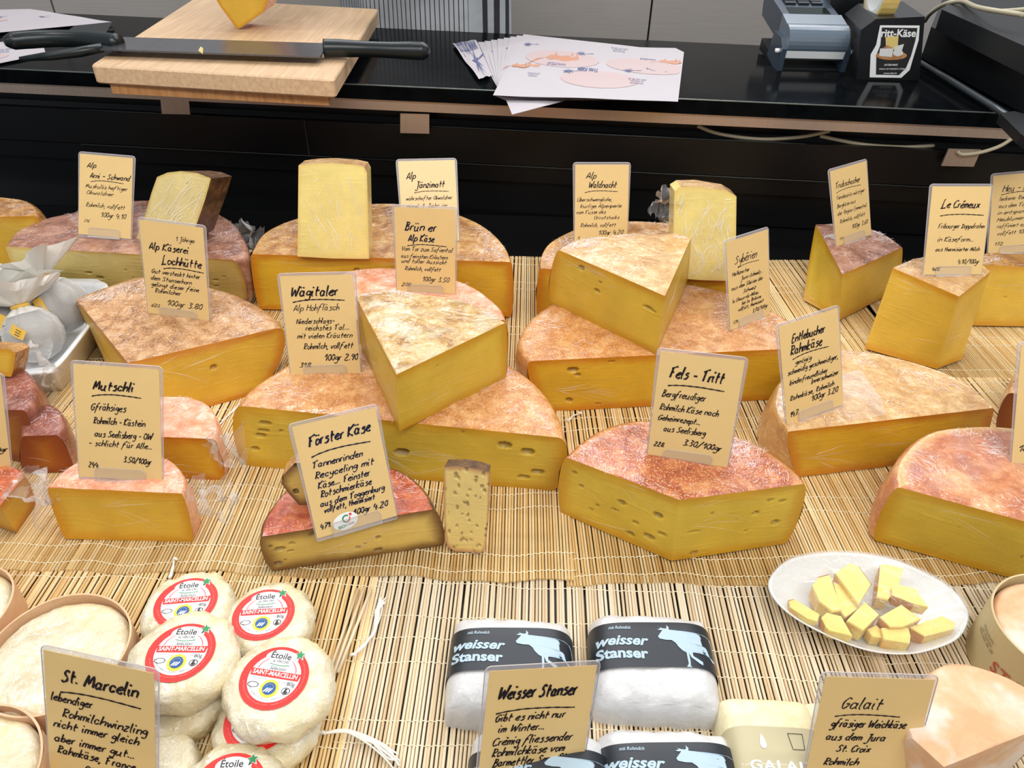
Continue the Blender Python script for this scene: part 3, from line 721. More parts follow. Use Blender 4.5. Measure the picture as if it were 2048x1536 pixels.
# worktop
wt = thing('worktop', 'polished black worktop above the display, metal rail along its front edge', 'worktop', (0, 1.3, .16))
BA, BB = P(200, 30, ZT), P(1460, 88, ZT); bd = (BB-BA)/(BB-BA)[0]
bk = lambda x: BA+bd*(x-BA[0])
mb = MB(); fl, fr_ = along(-1.3, 0, ZT), along(1.35, 0, ZT)
mb.prism([fl, fr_, bk(1.4), bk(-1.35)], (0, 0, -.021)); mb.done('stone_slab', M['black_gloss'], wt)
mb = MB(); mb.tube([along(-1.3, .0005, ZT-.0005), along(1.35, .0005, ZT-.0005)], .0012, seg=6); mb.done('edge_glint_strip', flat('edge_glint', srgb(120, 128, 124), .12, spec=.9, metal=.6), wt)  # pale strip paints the glint along the slab's front edge
mb = MB(); mb.prism([along(-1.3, .004, .179), along(1.35, .004, .179), along(1.35, .004, .163), along(-1.3, .004, .163)], en*.03); mb.done('metal_rail', M['steel_rail'], wt)
for (x0, x1, y0, y1, sk) in ((297, 357, 205, 245, 4), (798, 857, 233, 272, 0), (1868, 1928, 276, 309, -14)):
    yy = along(0, .006)[1]
    a, b = PY(x0, y0, yy), PY(x1, y0, yy); c_, d_ = PY(x1+sk, y1, yy), PY(x0+sk, y1, yy)
    off = lambda q: q+np.array([0, (q[0]*ed[1]/ed[0]), 0])
    mb = MB(); mb.prism([off(a), off(b), off(c_), off(d_)], (0, .003, 0)); mb.done('metal_bracket', M['steel_rail'], wt)
mb = MB(); mb.prism([along(-1.3, .44, .178), along(1.3, .44, .178), along(1.3, .44, -.85), along(-1.3, .44, -.85)], en*.02); mb.done('rear_panel', M['black'], wt)
# steel cabinet row behind the staff
sc_ = thing('steel_cabinet', 'brushed steel cabinet front behind the staff aisle', 'cabinet', (0, 2.4, -.85))
xs = [-2.0, PY(103, 5, 2.4)[0], -.32, PY(1300, 40, 2.4)[0], 2.0]
for a, b in zip(xs[:-1], xs[1:]):
    mb = MB(); mb.box(((a+b)/2, 2.41, -.15), (b-a-.006, .02, 1.4)); mb.done('door_panel', M['steel_wall'], sc_)
mb = MB(); mb.box((0, 2.44, -.15), (4, .03, 1.42)); mb.done('carcass', M['black'], sc_)

# ================================================================ reed mats
mat_thing('golden reed mat in the middle row under the two stacked half wheels', -.155, .398, 158, 0.0, 'stick_warm', z=.0010, wave=.0024, seed=3)
mat_thing('golden reed mat in the middle row, right, under the brick-red wheel', .262, .402, 158, .030, 'stick_warm', z=.0002, wave=.0018, seed=5)
mat_thing('golden reed mat in the middle row at the right edge', .660, .408, 120, .035, 'stick_warm', z=.0010, wave=.001, seed=6)
mat_thing('golden reed mat in the middle row, far left, under the half-round blocks', -.572, .398, 156, .0, 'stick_warm', z=.0002, wave=.001, seed=8)
for i, (x, yaw, n_) in enumerate(((-.60, 0., 156), (-.16, -.01, 160), (.27, .045, 156), (.70, .01, 160))):
    mat_thing(('golden reed mat in the back row at the far left', 'golden reed mat in the back row under the block-topped half wheel', 'golden reed mat in the back row under the tan half wheel with a pale block', 'golden reed mat in the back row under the double-cream wedge')[i],
              x, .697, n_, yaw, 'stick_warm', z=-.0012, seed=20+i, singly=False, L=.297, pitch=.00272)
mat_thing('pale reed mat in the front row under the cow-banded packs', .083, .110, 150, -.022, 'stick_pale', z=-.0015, L=.298, wave=.0008, seed=11, threads=(.012, .03, .098, .116, .145, .162, .207, .228, .248, .281, .291))
mat_thing('pale reed mat in the front row, right, under the oval dish', .480, .112, 150, -.012, 'stick_pale', z=-.0026, L=.30, wave=.0006, seed=12, threads=(.012, .03, .082, .1, .198, .216, .27, .29))
mat_thing('pale reed mat in the front row, left, under the round labelled cheeses', -.304, .122, 146, -.01, 'stick_warm', z=-.001, L=.30, wave=.001, seed=13, threads=(.03, .05, .135, .155, .2, .218, .27, .29))

# ================================================================ cheeses on the mats
G1 = 'film-wrapped mountain cheeses'
cheese('cheese_half', 'film-wrapped half wheel with a mauve rind at the back left, leaning wedge on top', [(14, 493, 'c'), (465, 520, 'r'), (491, 508, 'r'), (481, 474, 'r'), (456, 441, 'r'), (400, 415, 'r'), (320, 402, 'r'), (240, 405, 'r'), (154, 424, 'r'), (82, 441, 'r'), (35, 465, 'r')],
       0, {1: (489, 600)}, 'r_mauve', 'p_pale', G1, z1=.076, auto=26, seed=2, slit=True, hr=(.001, .0024), bulge=.008)
cheese('cheese_half', 'film-wrapped half wheel with golden-brown rind, tall pale block standing on it', [(504, 508, 'c'), (1021, 524, 'r'), (1010, 497, 'r'), (985, 468, 'r'), (945, 442, 'r'), (880, 420, 'r'), (787, 408, 'r'), (700, 412, 'r'), (620, 430, 'r'), (560, 450, 'r'), (525, 472, 'r')],
       0, {0: (521, 618), 1: (1020, 634)}, 'r_brown', 'p_gold', G1, bulge=.004, auto=3, seed=3)
cheese('cheese_wedge', 'film-wrapped brown-rinded wheel end cut off by the left edge of the picture', [(-140, 436, 'c'), (66, 432, 'r'), (72, 420, 'r'), (56, 406, 'r'), (28, 398, 'r'), (-40, 393, 'r'), (-110, 402, 'r')], 0, {}, 'r_brown', 'p_gold2', G1, z1=.085, auto=20, seed=4, bulge=.01)
cheese('cheese_half', 'tan half wheel at the back, mostly hidden by a smooth wedge, pale block on top', [(1081, 537, 'c'), (1482, 562, 'r'), (1508, 545, 'r'), (1495, 505, 'r'), (1440, 467, 'r'), (1380, 451, 'r'), (1310, 445, 'r'), (1258, 443, 'r'), (1190, 450, 'r'), (1143, 463, 'r'), (1100, 487, 'r'), (1083, 515, 'r')],
       0, {0: (1075, 632)}, 'r_brown', 'p_gold', G1, z1=.072, bulge=.003, seed=5)
cheese('cheese_wedge', 'pink-topped film-wrapped wheel piece squeezed behind the central mottled wedge', [(690, 640, 'c'), (1006, 640, 'r'), (999, 620, 'r'), (975, 597, 'r'), (940, 573, 'r'), (880, 552, 'r'), (790, 537, 'r'), (711, 541, 'r'), (670, 560, 'r'), (662, 600, 'r')], 0, {}, 'r_pink', 'p_gold', G1, z1=.068, seed=6, bulge=.006)
cheese('cheese_wedge', 'wide film-wrapped wedge with a shiny tan rind, beside the white tray on the left', [(155, 602, 'c'), (256, 726, 'c'), (551, 657, 'r'), (522, 632, 'r'), (469, 599, 'r'), (422, 582, 'r'), (350, 566, 'r'), (281, 558, 'r'), (220, 576, 'r'), (176, 592, 'r')],
       0, {1: (272, 852), 2: (500, 792), 0: (200, 700)}, 'r_tan', 'p_gold', G1, z1=.066, bulge=.020, holes=((1, .52, .62, .0035, .0024),), seed=7)
_, z_i = cheese('cheese_half', 'wide orange-topped half wheel in the centre with round holes, mottled wedge on top', [(483, 812, 'c'), (1116, 875, 'r'), (1108, 845, 'r'), (1090, 805, 'r'), (1060, 768, 'r'), (1020, 738, 'r'), (960, 705, 'r'), (880, 690, 'r'), (790, 686, 'r'), (700, 692, 'r'), (620, 712, 'r'), (560, 745, 'r'), (510, 780, 'r')],
       0, {0: (499, 932), 1: (1099, 981)}, 'r_orange', 'p_olive', G1, z1=.069, bulge=.012,
       holes=((0, .10, .76, .006, .002), (0, .096, .63, .0055, .0018), (0, .085, .54, .005, .0022), (0, .06, .30, .004, .002), (0, .515, .47, .0066, .0042), (0, .82, .78, .0062, .004), (0, .885, .70, .006, .0036), (0, .92, .35, .006, .0032), (0, .885, .22, .0055, .0026), (0, .70, .93, .002, .001)), auto=3, seed=8)
cheese('cheese_wedge', 'film-wrapped wedge with mottled ochre rind lying on the central half wheel', [(711, 592, 'c'), (793, 749, 'c'), (1010, 646, 'r'), (969, 620, 'r'), (910, 599, 'r'), (851, 590, 'r'), (793, 584, 'r'), (749, 586, 'r')],
       z_i+.001, {1: (799, 863), 2: (1010, 757)}, 'r_moss', 'p_olive', G1, z1=z_i+.064, bulge=.003, auto=3, seed=9, hr=(.0008, .0015))
_, z_m = cheese('cheese_half', 'wide orange half wheel right of centre, smooth wedge lying on its left side', [(1063, 722, 'c'), (1592, 697, 'r'), (1606, 670, 'r'), (1580, 645, 'r'), (1536, 622, 'r'), (1454, 587, 'r'), (1371, 570, 'r'), (1250, 565, 'r'), (1160, 585, 'r'), (1097, 617, 'r'), (1061, 648, 'r'), (1045, 690, 'r')],
       0, {0: (1102, 823), 1: (1560, 798)}, 'r_orange', 'p_gold', G1, z1=.067, bulge=.010, holes=((0, .16, .80, .006, .003), (0, .175, .70, .003, .002), (0, .115, .20, .004, .0026), (0, .30, .92, .004, .001), (0, .22, .1, .004, .001)), seed=10)
cheese('cheese_wedge', 'film-wrapped smooth wedge lying on the right orange half wheel', [(1120, 501, 'c'), (1330, 592, 'c'), (1381, 478, 'r'), (1355, 468, 'r'), (1325, 469, 'r'), (1255, 469, 'r'), (1176, 478, 'r'), (1132, 491, 'r')],
       z_m+.001, {0: (1104, 606), 1: (1312, 709), 2: (1372, 575)}, 'r_cream', 'p_olive', G1, z1=z_m+.071, bulge=.008, holes=((0, .26, .86, .004, .0028), (0, .44, .6, .004, .002), (0, .88, .70, .006, .0016), (0, .92, .68, .004, .0014)), auto=5, seed=11, hr=(.0008, .0016))
cheese('cheese_wedge', 'film-wrapped upright wedge with a mauve top at the back right', [(1632, 449, 'c'), (1685, 549, 'c'), (1804, 495, 'r'), (1762, 466, 'r'), (1700, 449, 'r')], 0, {0: (1607, 600), 1: (1679, 640), 2: (1795, 580)}, 'r_mauve', 'p_olive', G1, z1=.072, bulge=.004, seed=12)
cheese('cheese_wedge', 'tall smooth yellow wedge with straight cut sides and a pale top, right', [(1786, 536, 'c'), (1918, 593, 'c'), (1980, 544, 'c'), (1955, 521, 'r'), (1890, 512, 'r'), (1826, 518, 'c')],
       0, {0: (1729, 697), 1: (1873, 738), 2: (1923, 719)}, 'r_cream', 'p_gold2', G1, z1=.098, bulge=.0, seed=13)
cheese('cheese_wedge', 'yellow film-wrapped cheese at the right edge behind the tall yellow wedge', [(1955, 531, 'c'), (2180, 537, 'r'), (2200, 505, 'r'), (2110, 488, 'r'), (2010, 494, 'r'), (1965, 512, 'r')], 0, {0: (1945, 651), 1: (2172, 655)}, 'r_side', 'p_gold2', G1, z1=.075, seed=14, slit=True, auto=4)
cheese('cheese_wedge', 'long low film-wrapped piece with creamy tan top on the right, loose film flap on it', [(1578, 863, 'c'), (1986, 816, 'r'), (1946, 778, 'r'), (1887, 746, 'r'), (1814, 722, 'r'), (1741, 706, 'r'), (1682, 702, 'r'), (1612, 722, 'r'), (1566, 760, 'r'), (1552, 815, 'r')],
       0, {0: (1597, 954), 1: (1950, 912), 8: (1520, 850), 9: (1530, 925)}, 'r_cream', 'p_gold', G1, z1=.062, bulge=.004, seed=15)
cheese('cheese_half', 'brick-red speckled wheel piece with a pointed front corner, right of centre', [(1136, 916, 'c'), (1359, 1000, 'c'), (1606, 968, 'r'), (1594, 951, 'r'), (1565, 926, 'r'), (1521, 897, 'r'), (1477, 876, 'r'), (1400, 853, 'r'), (1293, 843, 'r'), (1223, 855, 'r'), (1173, 882, 'r')],
       0, {0: (1127, 1028), 1: (1343, 1122), 2: (1567, 1088)}, 'r_red', 'p_olive', G1, z1=.071, bulge=.007,
       holes=((0, .12, .80, .0022, .0015), (0, .55, .62, .0035, .0025), (0, .85, .64, .0036, .003), (0, .80, .25, .005, .0025), (0, .64, .15, .0036, .0022), (0, .68, .38, .003, .0015), (0, .90, .38, .004, .0014), (0, .5, .45, .003, .0014), (0, .2, .62, .0018, .0018), (0, .35, .4, .002, .0012), (1, .82, .76, .003, .0016), (1, .72, .80, .0034, .0012), (1, .62, .62, .0034, .002), (1, .80, .42, .004, .0024), (1, .15, .45, .005, .001), (1, .18, .08, .004, .002)), auto=10, seed=16, hr=(.0008, .0016))
cheese('cheese_half', 'large salmon-pink wheel piece at the right edge with pale cut streaks', [(1800, 975, 'c'), (2230, 1092, 'r'), (2262, 1020, 'r'), (2220, 930, 'r'), (2130, 876, 'r'), (2022, 857, 'r'), (1946, 855, 'r'), (1873, 864, 'r'), (1829, 890, 'r'), (1801, 926, 'r'), (1795, 955, 'r')],
       0, {0: (1752, 1082), 1: (2190, 1202)}, 'r_salmon', 'p_olive', G1, z1=.070, bulge=.006, auto=10, seed=17, slit=True, hr=(.0006, .0012))
cheese('cheese_wedge', 'sliver of a dark-sided film-wrapped cheese at the right edge above the salmon-pink one', [(2022, 786, 'c'), (2200, 810, 'r'), (2210, 740, 'r'), (2110, 722, 'r'), (2048, 735, 'r')], 0, {0: (1998, 862)}, 'r_tan', 'p_amber', G1, z1=.06, seed=18)
cheese('half_round_cheese', 'half-round block with a pale orange rind, front left, price card standing on it', [(97, 975, 'c'), (362, 987, 'r'), (367, 962, 'r'), (354, 935, 'r'), (322, 914, 'r'), (260, 900, 'r'), (200, 905, 'r'), (150, 928, 'r'), (117, 953, 'r')],
       0, {0: (133, 1078), 1: (384, 1084)}, 'r_pink', 'p_gold2', 'half-round pale orange cheeses', z1=.055, bulge=.003, seed=19)
cheese('half_round_cheese', 'half-round block with a pale orange rind, standing behind the front one', [(180, 868, 'c'), (427, 878, 'r'), (433, 852, 'r'), (419, 816, 'r'), (386, 798, 'r'), (340, 794, 'r'), (270, 800, 'r'), (210, 826, 'r')],
       0, {0: (214, 950), 1: (448, 961)}, 'r_pink', 'p_gold', 'half-round pale orange cheeses', z1=.052, bulge=.003, seed=20)
_, z_y = cheese('cheese_half', 'flat half cheese with red top and dark bark edge, front centre', [(525, 1073, 'c'), (865, 1019, 'r'), (847, 984, 'r'), (816, 955, 'r'), (778, 937, 'r'), (700, 930, 'r'), (630, 948, 'r'), (573, 985, 'r'), (546, 1018, 'r'), (530, 1045, 'r')],
       0, {0: (551, 1142), 1: (884, 1091)}, 'r_tomato', 'p_smear', 'red-topped cheeses with bark edges', z1=.044, bulge=.005, auto=26, seed=21, hr=(.0012, .003), smat='r_bark')
# left-hand group of dark red cheeses
cheese('cheese_wedge', 'plum-rinded film-wrapped wedge at the left edge, uppermost of the dark group', [(-70, 820, 'c'), (44, 820, 'r'), (62, 795, 'r'), (58, 760, 'r'), (34, 736, 'r'), (-10, 728, 'r'), (-60, 740, 'r')], .0, {1: (50, 925)}, 'r_wine', 'p_amber', 'dark-rinded cheeses at the left edge', z1=.062, seed=22, bulge=.008)
cheese('cheese_wedge', 'low plum-rinded wedge with olive cut face beside the left edge, behind the half-round block', [(48, 872, 'c'), (112, 870, 'r'), (124, 845, 'r'), (112, 818, 'r'), (80, 808, 'r'), (50, 822, 'r')], 0, {0: (50, 946), 1: (146, 944)}, 'r_wine', 'p_amber', 'dark-rinded cheeses at the left edge', z1=.045, seed=23, bulge=.004)
cheese('cheese_wedge', 'tomato-red film-wrapped wedge at the left edge, its point towards the customer', [(-40, 1000, 'c'), (0, 1012, 'c'), (48, 952, 'r'), (28, 936, 'r'), (-30, 935, 'r')], 0, {1: (34, 1066), 2: (70, 1010), 0: (-30, 1045)}, 'r_tomato', 'p_gold', 'dark-rinded cheeses at the left edge', z1=.045, seed=24, bulge=.003)
r = thing('cheese_piece', 'small bright yellow cheese end with a brown rind, lying on the plum-rinded wedge', 'cheese', tuple(P(10, 750, .064)))
slab(r, [(-40, 695), (20, 699), (31, 706), (27, 740), (22, 754), (-40, 748)], (0, 754), .064, .022, [M['p_gold2'], M['r_side']], lean=.3, rind_edges=(0, 1, 2, 3, 4), seed=3)

# ---- standing pieces
r = thing('cheese_piece', 'small pale wedge with dark brown rind leaning on the mauve half wheel', 'cheese', tuple(P(350, 490, .078)), 'pale pieces standing on half wheels')
slab(r, [(314, 354), (335, 345), (362, 342), (395, 346), (422, 357), (410, 400), (392, 452), (378, 494), (265, 494), (290, 431), (303, 385)], (350, 494), .077, .05, [M['p_cream'], M['r_darkbrown'], M['r_darkbrown']], yaw=-.35, lean=.18, holes=14, rind_edges=(0, 1, 2, 3, 4, 5, 6), seed=31, hr=(.0007, .0013), taper=.8)
r = thing('cheese_piece', 'tall pale yellow block standing on the golden-brown half wheel', 'cheese', tuple(P(667, 516, .08)), 'pale pieces standing on half wheels')
slab(r, [(597, 331), (625, 327), (660, 326), (705, 329), (728, 334), (734, 345), (738, 518), (665, 517), (595, 513)], (667, 517), .0805, .034, [M['p_butter'], M['r_cream'], M['p_butter']], yaw=.05, lean=.18, seed=32, rind_edges=(0, 1, 2, 3, 4))
r = thing('cheese_piece', 'pale block in glossy creased film on the tan half wheel, right of centre', 'cheese', tuple(P(1400, 560, .073)), 'pale pieces standing on half wheels')
slab(r, [(1349, 382), (1362, 374), (1400, 373), (1455, 382), (1473, 393), (1472, 480), (1454, 562), (1400, 560), (1350, 556), (1346, 470)], (1400, 561), .073, .03, [M['p_butter'], M['r_cream'], M['p_butter']], yaw=0, lean=.12, seed=33, rind_edges=(1, 2, 3))
bunch(r, 1333, 415, 0, .05, 5, y=P(1400, 560, .073)[1]+.02)
r = thing('cheese_piece', 'upright slice full of small holes with a brown top, standing on the mat front centre', 'cheese', tuple(P(930, 1100, 0)), 'red-topped cheeses with bark edges')
slab(r, [(888, 934), (925, 933), (960, 939), (978, 946), (978, 1000), (975, 1050), (970, 1098), (963, 1106), (910, 1103), (893, 1092), (887, 1020)], (930, 1104), .0045, .013, [M['p_red'], M['r_tan'], M['r_tan']], yaw=-.12, lean=.12, holes=44, rind_edges=(0, 1, 2, 3, 4, 5, 9, 10), seed=34, hr=(.0008, .0018), taper=.96, edge_mat={0: M['r_darkbrown'], 1: M['r_darkbrown'], 2: M['r_darkbrown']})
r = thing('cheese_piece', 'small upright slice leaning behind the tilted price card on the red-topped half', 'cheese', tuple(P(600, 1010, z_y)), 'red-topped cheeses with bark edges')
slab(r, [(590, 926), (566, 950), (562, 966), (578, 988), (600, 1012), (650, 1012), (655, 925)], (600, 1012), z_y, .018, [M['p_smear'], M['r_tan']], yaw=.1, lean=.15, holes=8, rind_edges=(0, 1, 2, 3, 4, 5, 6), seed=35)

def front_creases(label_start, quad, y_, n_, seed, ang=1.15, spread=.22, w_=(.0003, .0005, .0008)):
    root = [o for o in bpy.data.objects if o.get('label', '').startswith(label_start)][0]
    rnd = random.Random(seed); mb = MB(); q = [np.array(p, float) for p in quad]; face = [c_ for c_ in root.children if c_.name.startswith('cut_face')][0]
    vs = np.array([v.co[:] for v in face.data.vertices])+origin(root); c_ = vs.mean(axis=0); _, _, vt = np.linalg.svd(vs-c_, full_matrices=False); nr = vt[2]*(1 if vt[2][1] < 0 else -1)
    for _ in range(n_):
        u, v = rnd.uniform(.06, .94), rnd.betavariate(1.4, 1.0); p = (q[0]*(1-u)+q[1]*u)*(1-v)+(q[3]*(1-u)+q[2]*u)*v; a = ang+rnd.gauss(0, spread); L = rnd.uniform(8, 62)*(1 if rnd.random() < .7 else .35)
        pts = [plane_hit(p[0]+math.cos(a)*L*t+2*math.sin(3*t), p[1]-math.sin(a)*L*t, c_+nr*.0012, nr) for t in (-.5, -.25, 0, .25, .5)]
        if any(not (min(k[0] for k in quad) < proj(t)[0] < max(k[0] for k in quad) and min(k[1] for k in quad) < proj(t)[1] < max(k[1] for k in quad)) for t in pts): continue
        ti = rnd.uniform(-.3, 1.0); V = []; ww = rnd.choice(w_)
        for i, t in enumerate(pts):
            d = pts[min(i+1, 4)]-pts[max(i-1, 0)]; sd = np.cross(d, nr); sd /= np.linalg.norm(sd); a_ = sd*math.cos(ti)+nr*math.sin(ti); k_ = ww*math.sin(math.pi*(i+.4)/4.8); V += [t-a_*k_*.5, t+a_*k_*.5]
        mb.add(V, [(2*i, 2*i+1, 2*i+3, 2*i+2) for i in range(4)], 0, True)
    mb.done('cling_film', M['crease_glint'], root, kind='stuff', label='fine folds of cling film with white painted glints')
M['crease_glint'] = film_mat('film_crease_glint', (1, 1, 1, 1), .55, .12, 0.0, 60, 1.2)  # whiter folds: streaks of glint painted over the standing blocks
front_creases('tall pale yellow block', [(600, 345), (732, 345), (735, 512), (600, 510)], 0, 90, 61, 1.9, .25)
front_creases('pale block in glossy creased film', [(1352, 385), (1470, 392), (1456, 558), (1352, 555)], 0, 190, 62, 1.5, .4)
front_creases('small pale wedge with dark brown rind', [(312, 350), (415, 356), (385, 480), (285, 480)], 0, 80, 63, 1.1, .3)
# loose film gathered at corners
for (x, y, yy, s, sd, lab) in ((493, 478, .90, .055, 1, 'beside the mauve half wheel'), (452, 900, .50, .05, 4, 'right of the rear half-round block'), (428, 1000, .435, .05, 7, 'right of the front half-round block')):
    o = bunch(None, x, y, 0, s, sd, 'cling_film_bunch', y=yy); tag(o, 'crumpled transparent cling film '+lab, 'cling film', 'loose ends of cling film')
o = bunch(None, 108, 1030, 0, .06, 9, 'cling_film_bunch', y=.45); tag(o, 'crumpled cling film trailing off the tomato-red wedge', 'cling film', 'loose ends of cling film')
o = bunch(None, 88, 790, 0, .07, 12, 'cling_film_bunch', y=.62); tag(o, 'crumpled cling film beside the plum-rinded wedge', 'cling film', 'loose ends of cling film')
V = []; Fc = []
pts = [(1650, 760), (1720, 738), (1765, 800), (1772, 829), (1700, 842), (1640, 800)]
V = [P(x, y, .0635+.004*(i in (2, 3))) for i, (x, y) in enumerate(pts)]+[P(1712, 795, .070)]
o = mk('film_flap', V, [(i, (i+1) % 6, 6) for i in range(6)], M['film_loose']); tag(o, 'triangular flap of cling film on the long low creamy tan piece', 'cling film', 'loose ends of cling film')

# ================================================================ price cards
U = '_'
card('price card reading 4.10 with small code 516, standing on the mauve half wheel', [(161, 307.6), (265.5, 316), (262.5, 478.5), (156.5, 467.5)], .080,
     [('Alp', .14, .32, .16, .06, .0011), ('Arni - Schwand', .2, .96, .285, .062, .0011), (U, .22, .84, .32, .05, .0009), ('Muskulös heftiger', .12, .92, .41, .045, .0007), ('Obwaldner', .14, .66, .49, .045, .0007), ('Rohmilch, vollfett', .13, .88, .645, .05, .0007), ('100gr 4.10', .42, .9, .76, .06, .0008), ('516.', .1, .22, .84, .032, .0005)])
card('price card reading 3.80 with code 620, on the wide tan wedge at left', [(278, 439.5), (407, 455.7), (419, 643), (297.4, 625.6)], .0665,
     [('1 Jähriger', .56, .86, .17, .045, .0006), ('Alp Käserei', .12, .75, .29, .07, .0013), ('Lochhütte', .3, .94, .43, .08, .0014), (U, .32, .96, .47, .05, .0011), ('Gut versteckt hinter', .12, .9, .545, .045, .0008), ('dem Stanserhorn', .1, .76, .62, .045, .0008), ('gelingt dieser feine', .1, .87, .69, .045, .0008), ('Rohmilcher', .14, .57, .755, .045, .0008), ('100gr 3.80', .32, .9, .88, .06, .0009), ('620.', .06, .22, .92, .035, .0006)])
card('price card at the back half hidden behind the card reading 3.50', [(796, 323), (909, 320), (919, 482), (806, 485)], .0815,
     [('Alp', .13, .3, .22, .08, .0012), ('Jänzimatt', .28, .8, .33, .075, .0013), (U, .25, .86, .38, .04, .0009), ('währschafter Obwaldner', .1, .92, .48, .045, .0007), ('mind. 1 Jahr im', .1, .82, .575, .045, .0007), ('Rotwil gepflegt...', .1, .84, .66, .045, .0007), ('Rohmilch, vollfett', .1, .8, .75, .045, .0007), ('100gr 4.20', .4, .9, .86, .055, .0008)])
card('price card reading 3.50 with code 206, behind the central mottled wedge', [(788.6, 416), (909.6, 417.6), (911.7, 589), (793, 580)], .0695,
     [('Brün er', .16, .7, .26, .09, .0015, 0, 1), ('Alp Käse', .22, .66, .385, .075, .0014, 0, 1), (U, .2, .86, .43, .05, .0010, 0, 1), ('Vom Tor zum Safiental', .1, .96, .5, .05, .0007, 0, 1), ('aus feinsten Kräutern', .09, .88, .585, .045, .0007, 0, 1), ('und toller Aussicht', .09, .86, .645, .045, .0007, 0, 1), ('Rohmilch, vollfett', .14, .76, .735, .045, .0007, 0, 1), ('100gr 3.50', .44, .9, .86, .055, .0008, 0, 1), ('206', .08, .24, .93, .04, .0007, 0, 1)])
card('price card reading 2.90 with code 318, left of the central mottled wedge', [(560, 552.4), (705, 549.4), (721.8, 745.7), (581.4, 750)], .0695,
     [('Wägitaler', .12, .78, .20, .09, .0016), (U, .14, .86, .245, .05, .0012), ('Alp Hohfläsch', .14, .78, .345, .06, .0007), ('Niederschlags-', .16, .70, .475, .05, .0008), ('reichstes Tal....', .28, .9, .545, .05, .0008), ('mit vielen Kräutern', .15, .93, .625, .05, .0008), ('Rohmilch, vollfett', .22, .93, .735, .055, .0009), ('100gr 2.90', .5, .98, .86, .065, .0010), ('318.', .14, .32, .92, .045, .0008)])
card('price card reading 3.50 with code 244, on the front half-round block', [(145.6, 728), (319.4, 738.4), (323.8, 963.3), (159.7, 952.2)], .0565,
     [('Mutschli', .22, .7, .21, .075, .0015), (U, .2, .78, .255, .05, .0011), ('Gfrähsiges', .18, .6, .39, .06, .0009), ('Rohmilch - Kästein', .2, .82, .51, .055, .0009), ('aus Seelisberg - OW', .21, .9, .625, .055, .0009), ('- schlicht für Alle...', .13, .9, .71, .05, .0008), ('3.50/100gr', .54, .88, .84, .05, .0009, -.05), ('244.', .12, .25, .905, .045, .0008)])
def bio(root, at, W, H_):
    mb = MB(); cx, cy = W*.37, H_*.085
    mb.add([at(cx+.0102*math.cos(t)-.001*math.sin(t), cy+.0070*math.sin(t)+.0016*math.cos(t), .0009) for t in np.linspace(0, 2*math.pi, 28)[:-1]], [list(range(27))], 0)
    for k in range(20):
        a, b = [2*math.pi*q/22+.9 for q in (k, k+1)]
        mb.add([at(cx+.001+q*math.cos(t), cy+.0018+q*math.sin(t), .0011) for q, t in ((.0022, a), (.0034, a), (.0034, b), (.0022, b))], [(0, 1, 2, 3)], 1 if k < 14 else 2)
    fn = lambda x, y: at(x, y, .0011)
    put(mb, 'bio', fn, cx-.0038, cy-.0042, .0055, 1, rot=.12); put(mb, 'suisse', fn, cx+.0028, cy-.0034, .0075, 3, .0017, rot=.12)
    mb.add([fn(cx+.0040+a*.8, cy+.0036+b*.8) for a, b in ((0, 0), (.0024, .0004), (.002, .0028), (-.0004, .0024))], [(0, 1, 2, 3)], 2)
    mb.done('oval_sticker', [M['print_white'], M['print_green'], M['print_red'], M['panel_edge']], root)
card('tilted price card with oval green and white sticker, on the red-topped half', [(583.5, 854), (750.5, 815), (793, 1031.3), (634.8, 1076.7)], .044,
     [('Förster Käse', .13, .9, .2, .085, .0016, .02, 1), (U, .14, .86, .275, .06, .0012, 0, 1), ('Tannenrinden', .12, .74, .39, .055, .001, 0, 1), ('Recyceling mit', .12, .86, .485, .055, .001, 0, 1), ('Käse.... Feinster', .14, .78, .575, .055, .001, 0, 1), ('Rotschmierkäse', .14, .78, .655, .055, .001, 0, 1), ('aus dem Toggenburg', .12, .92, .735, .05, .001, 0, 1), ('vollfett, thermisiert', .15, .78, .795, .045, .001, 0, 1), ('100gr 4.20', .48, .92, .885, .05, .001, 0, 1), ('479.', .06, .2, .93, .045, .0009, 0, 1)], extra=bio)
card('price card reading 4.20 on the tan half wheel at the back', [(1150.7, 329.8), (1257.4, 328), (1254, 490), (1149, 490)], .076,
     [('Alp', .2, .4, .17, .07, .0011), ('Waldnacht', .25, .78, .285, .075, .0012), (U, .18, .8, .33, .045, .0009), ('Überschwengliche,', .04, .7, .45, .042, .0007), ('kurlige Alpenperle', .1, .88, .53, .042, .0007), ('vom Fusse des', .03, .58, .605, .042, .0007), ('Urirotstocks', .36, .84, .675, .042, .0007), ('Rohmilch, vollfett', .1, .78, .77, .045, .0007), ('100gr 4.20', .44, .92, .87, .055, .0008), ('1.', .04, .12, .93, .04, .0006)])
card('price card reading 3.70, turned to the left, on the right orange half wheel', [(1450.4, 485), (1536, 458.6), (1539, 628.6), (1461.5, 660.8)], .068,
     [('Sybérien', .18, .72, .27, .085, .0010), (U, .24, .76, .31, .04, .0007), ('Halbzarter', .1, .52, .395, .04, .0008), ('Jura-Schmelz...', .3, .84, .47, .04, .0008), ('aus dem Sibirien der', .07, .84, .55, .04, .0008), ('Schweiz', .34, .66, .625, .04, .0008), ('la Chaux-du-Milieu', .08, .72, .695, .036, .0008), ('bei la Brévine', .3, .78, .755, .036, .0008), ('vollfett, thermisiert', .2, .84, .815, .036, .0008), ('3.70/100gr', .55, .94, .895, .04, .0008), ('570.', .07, .2, .94, .03, .0006)])
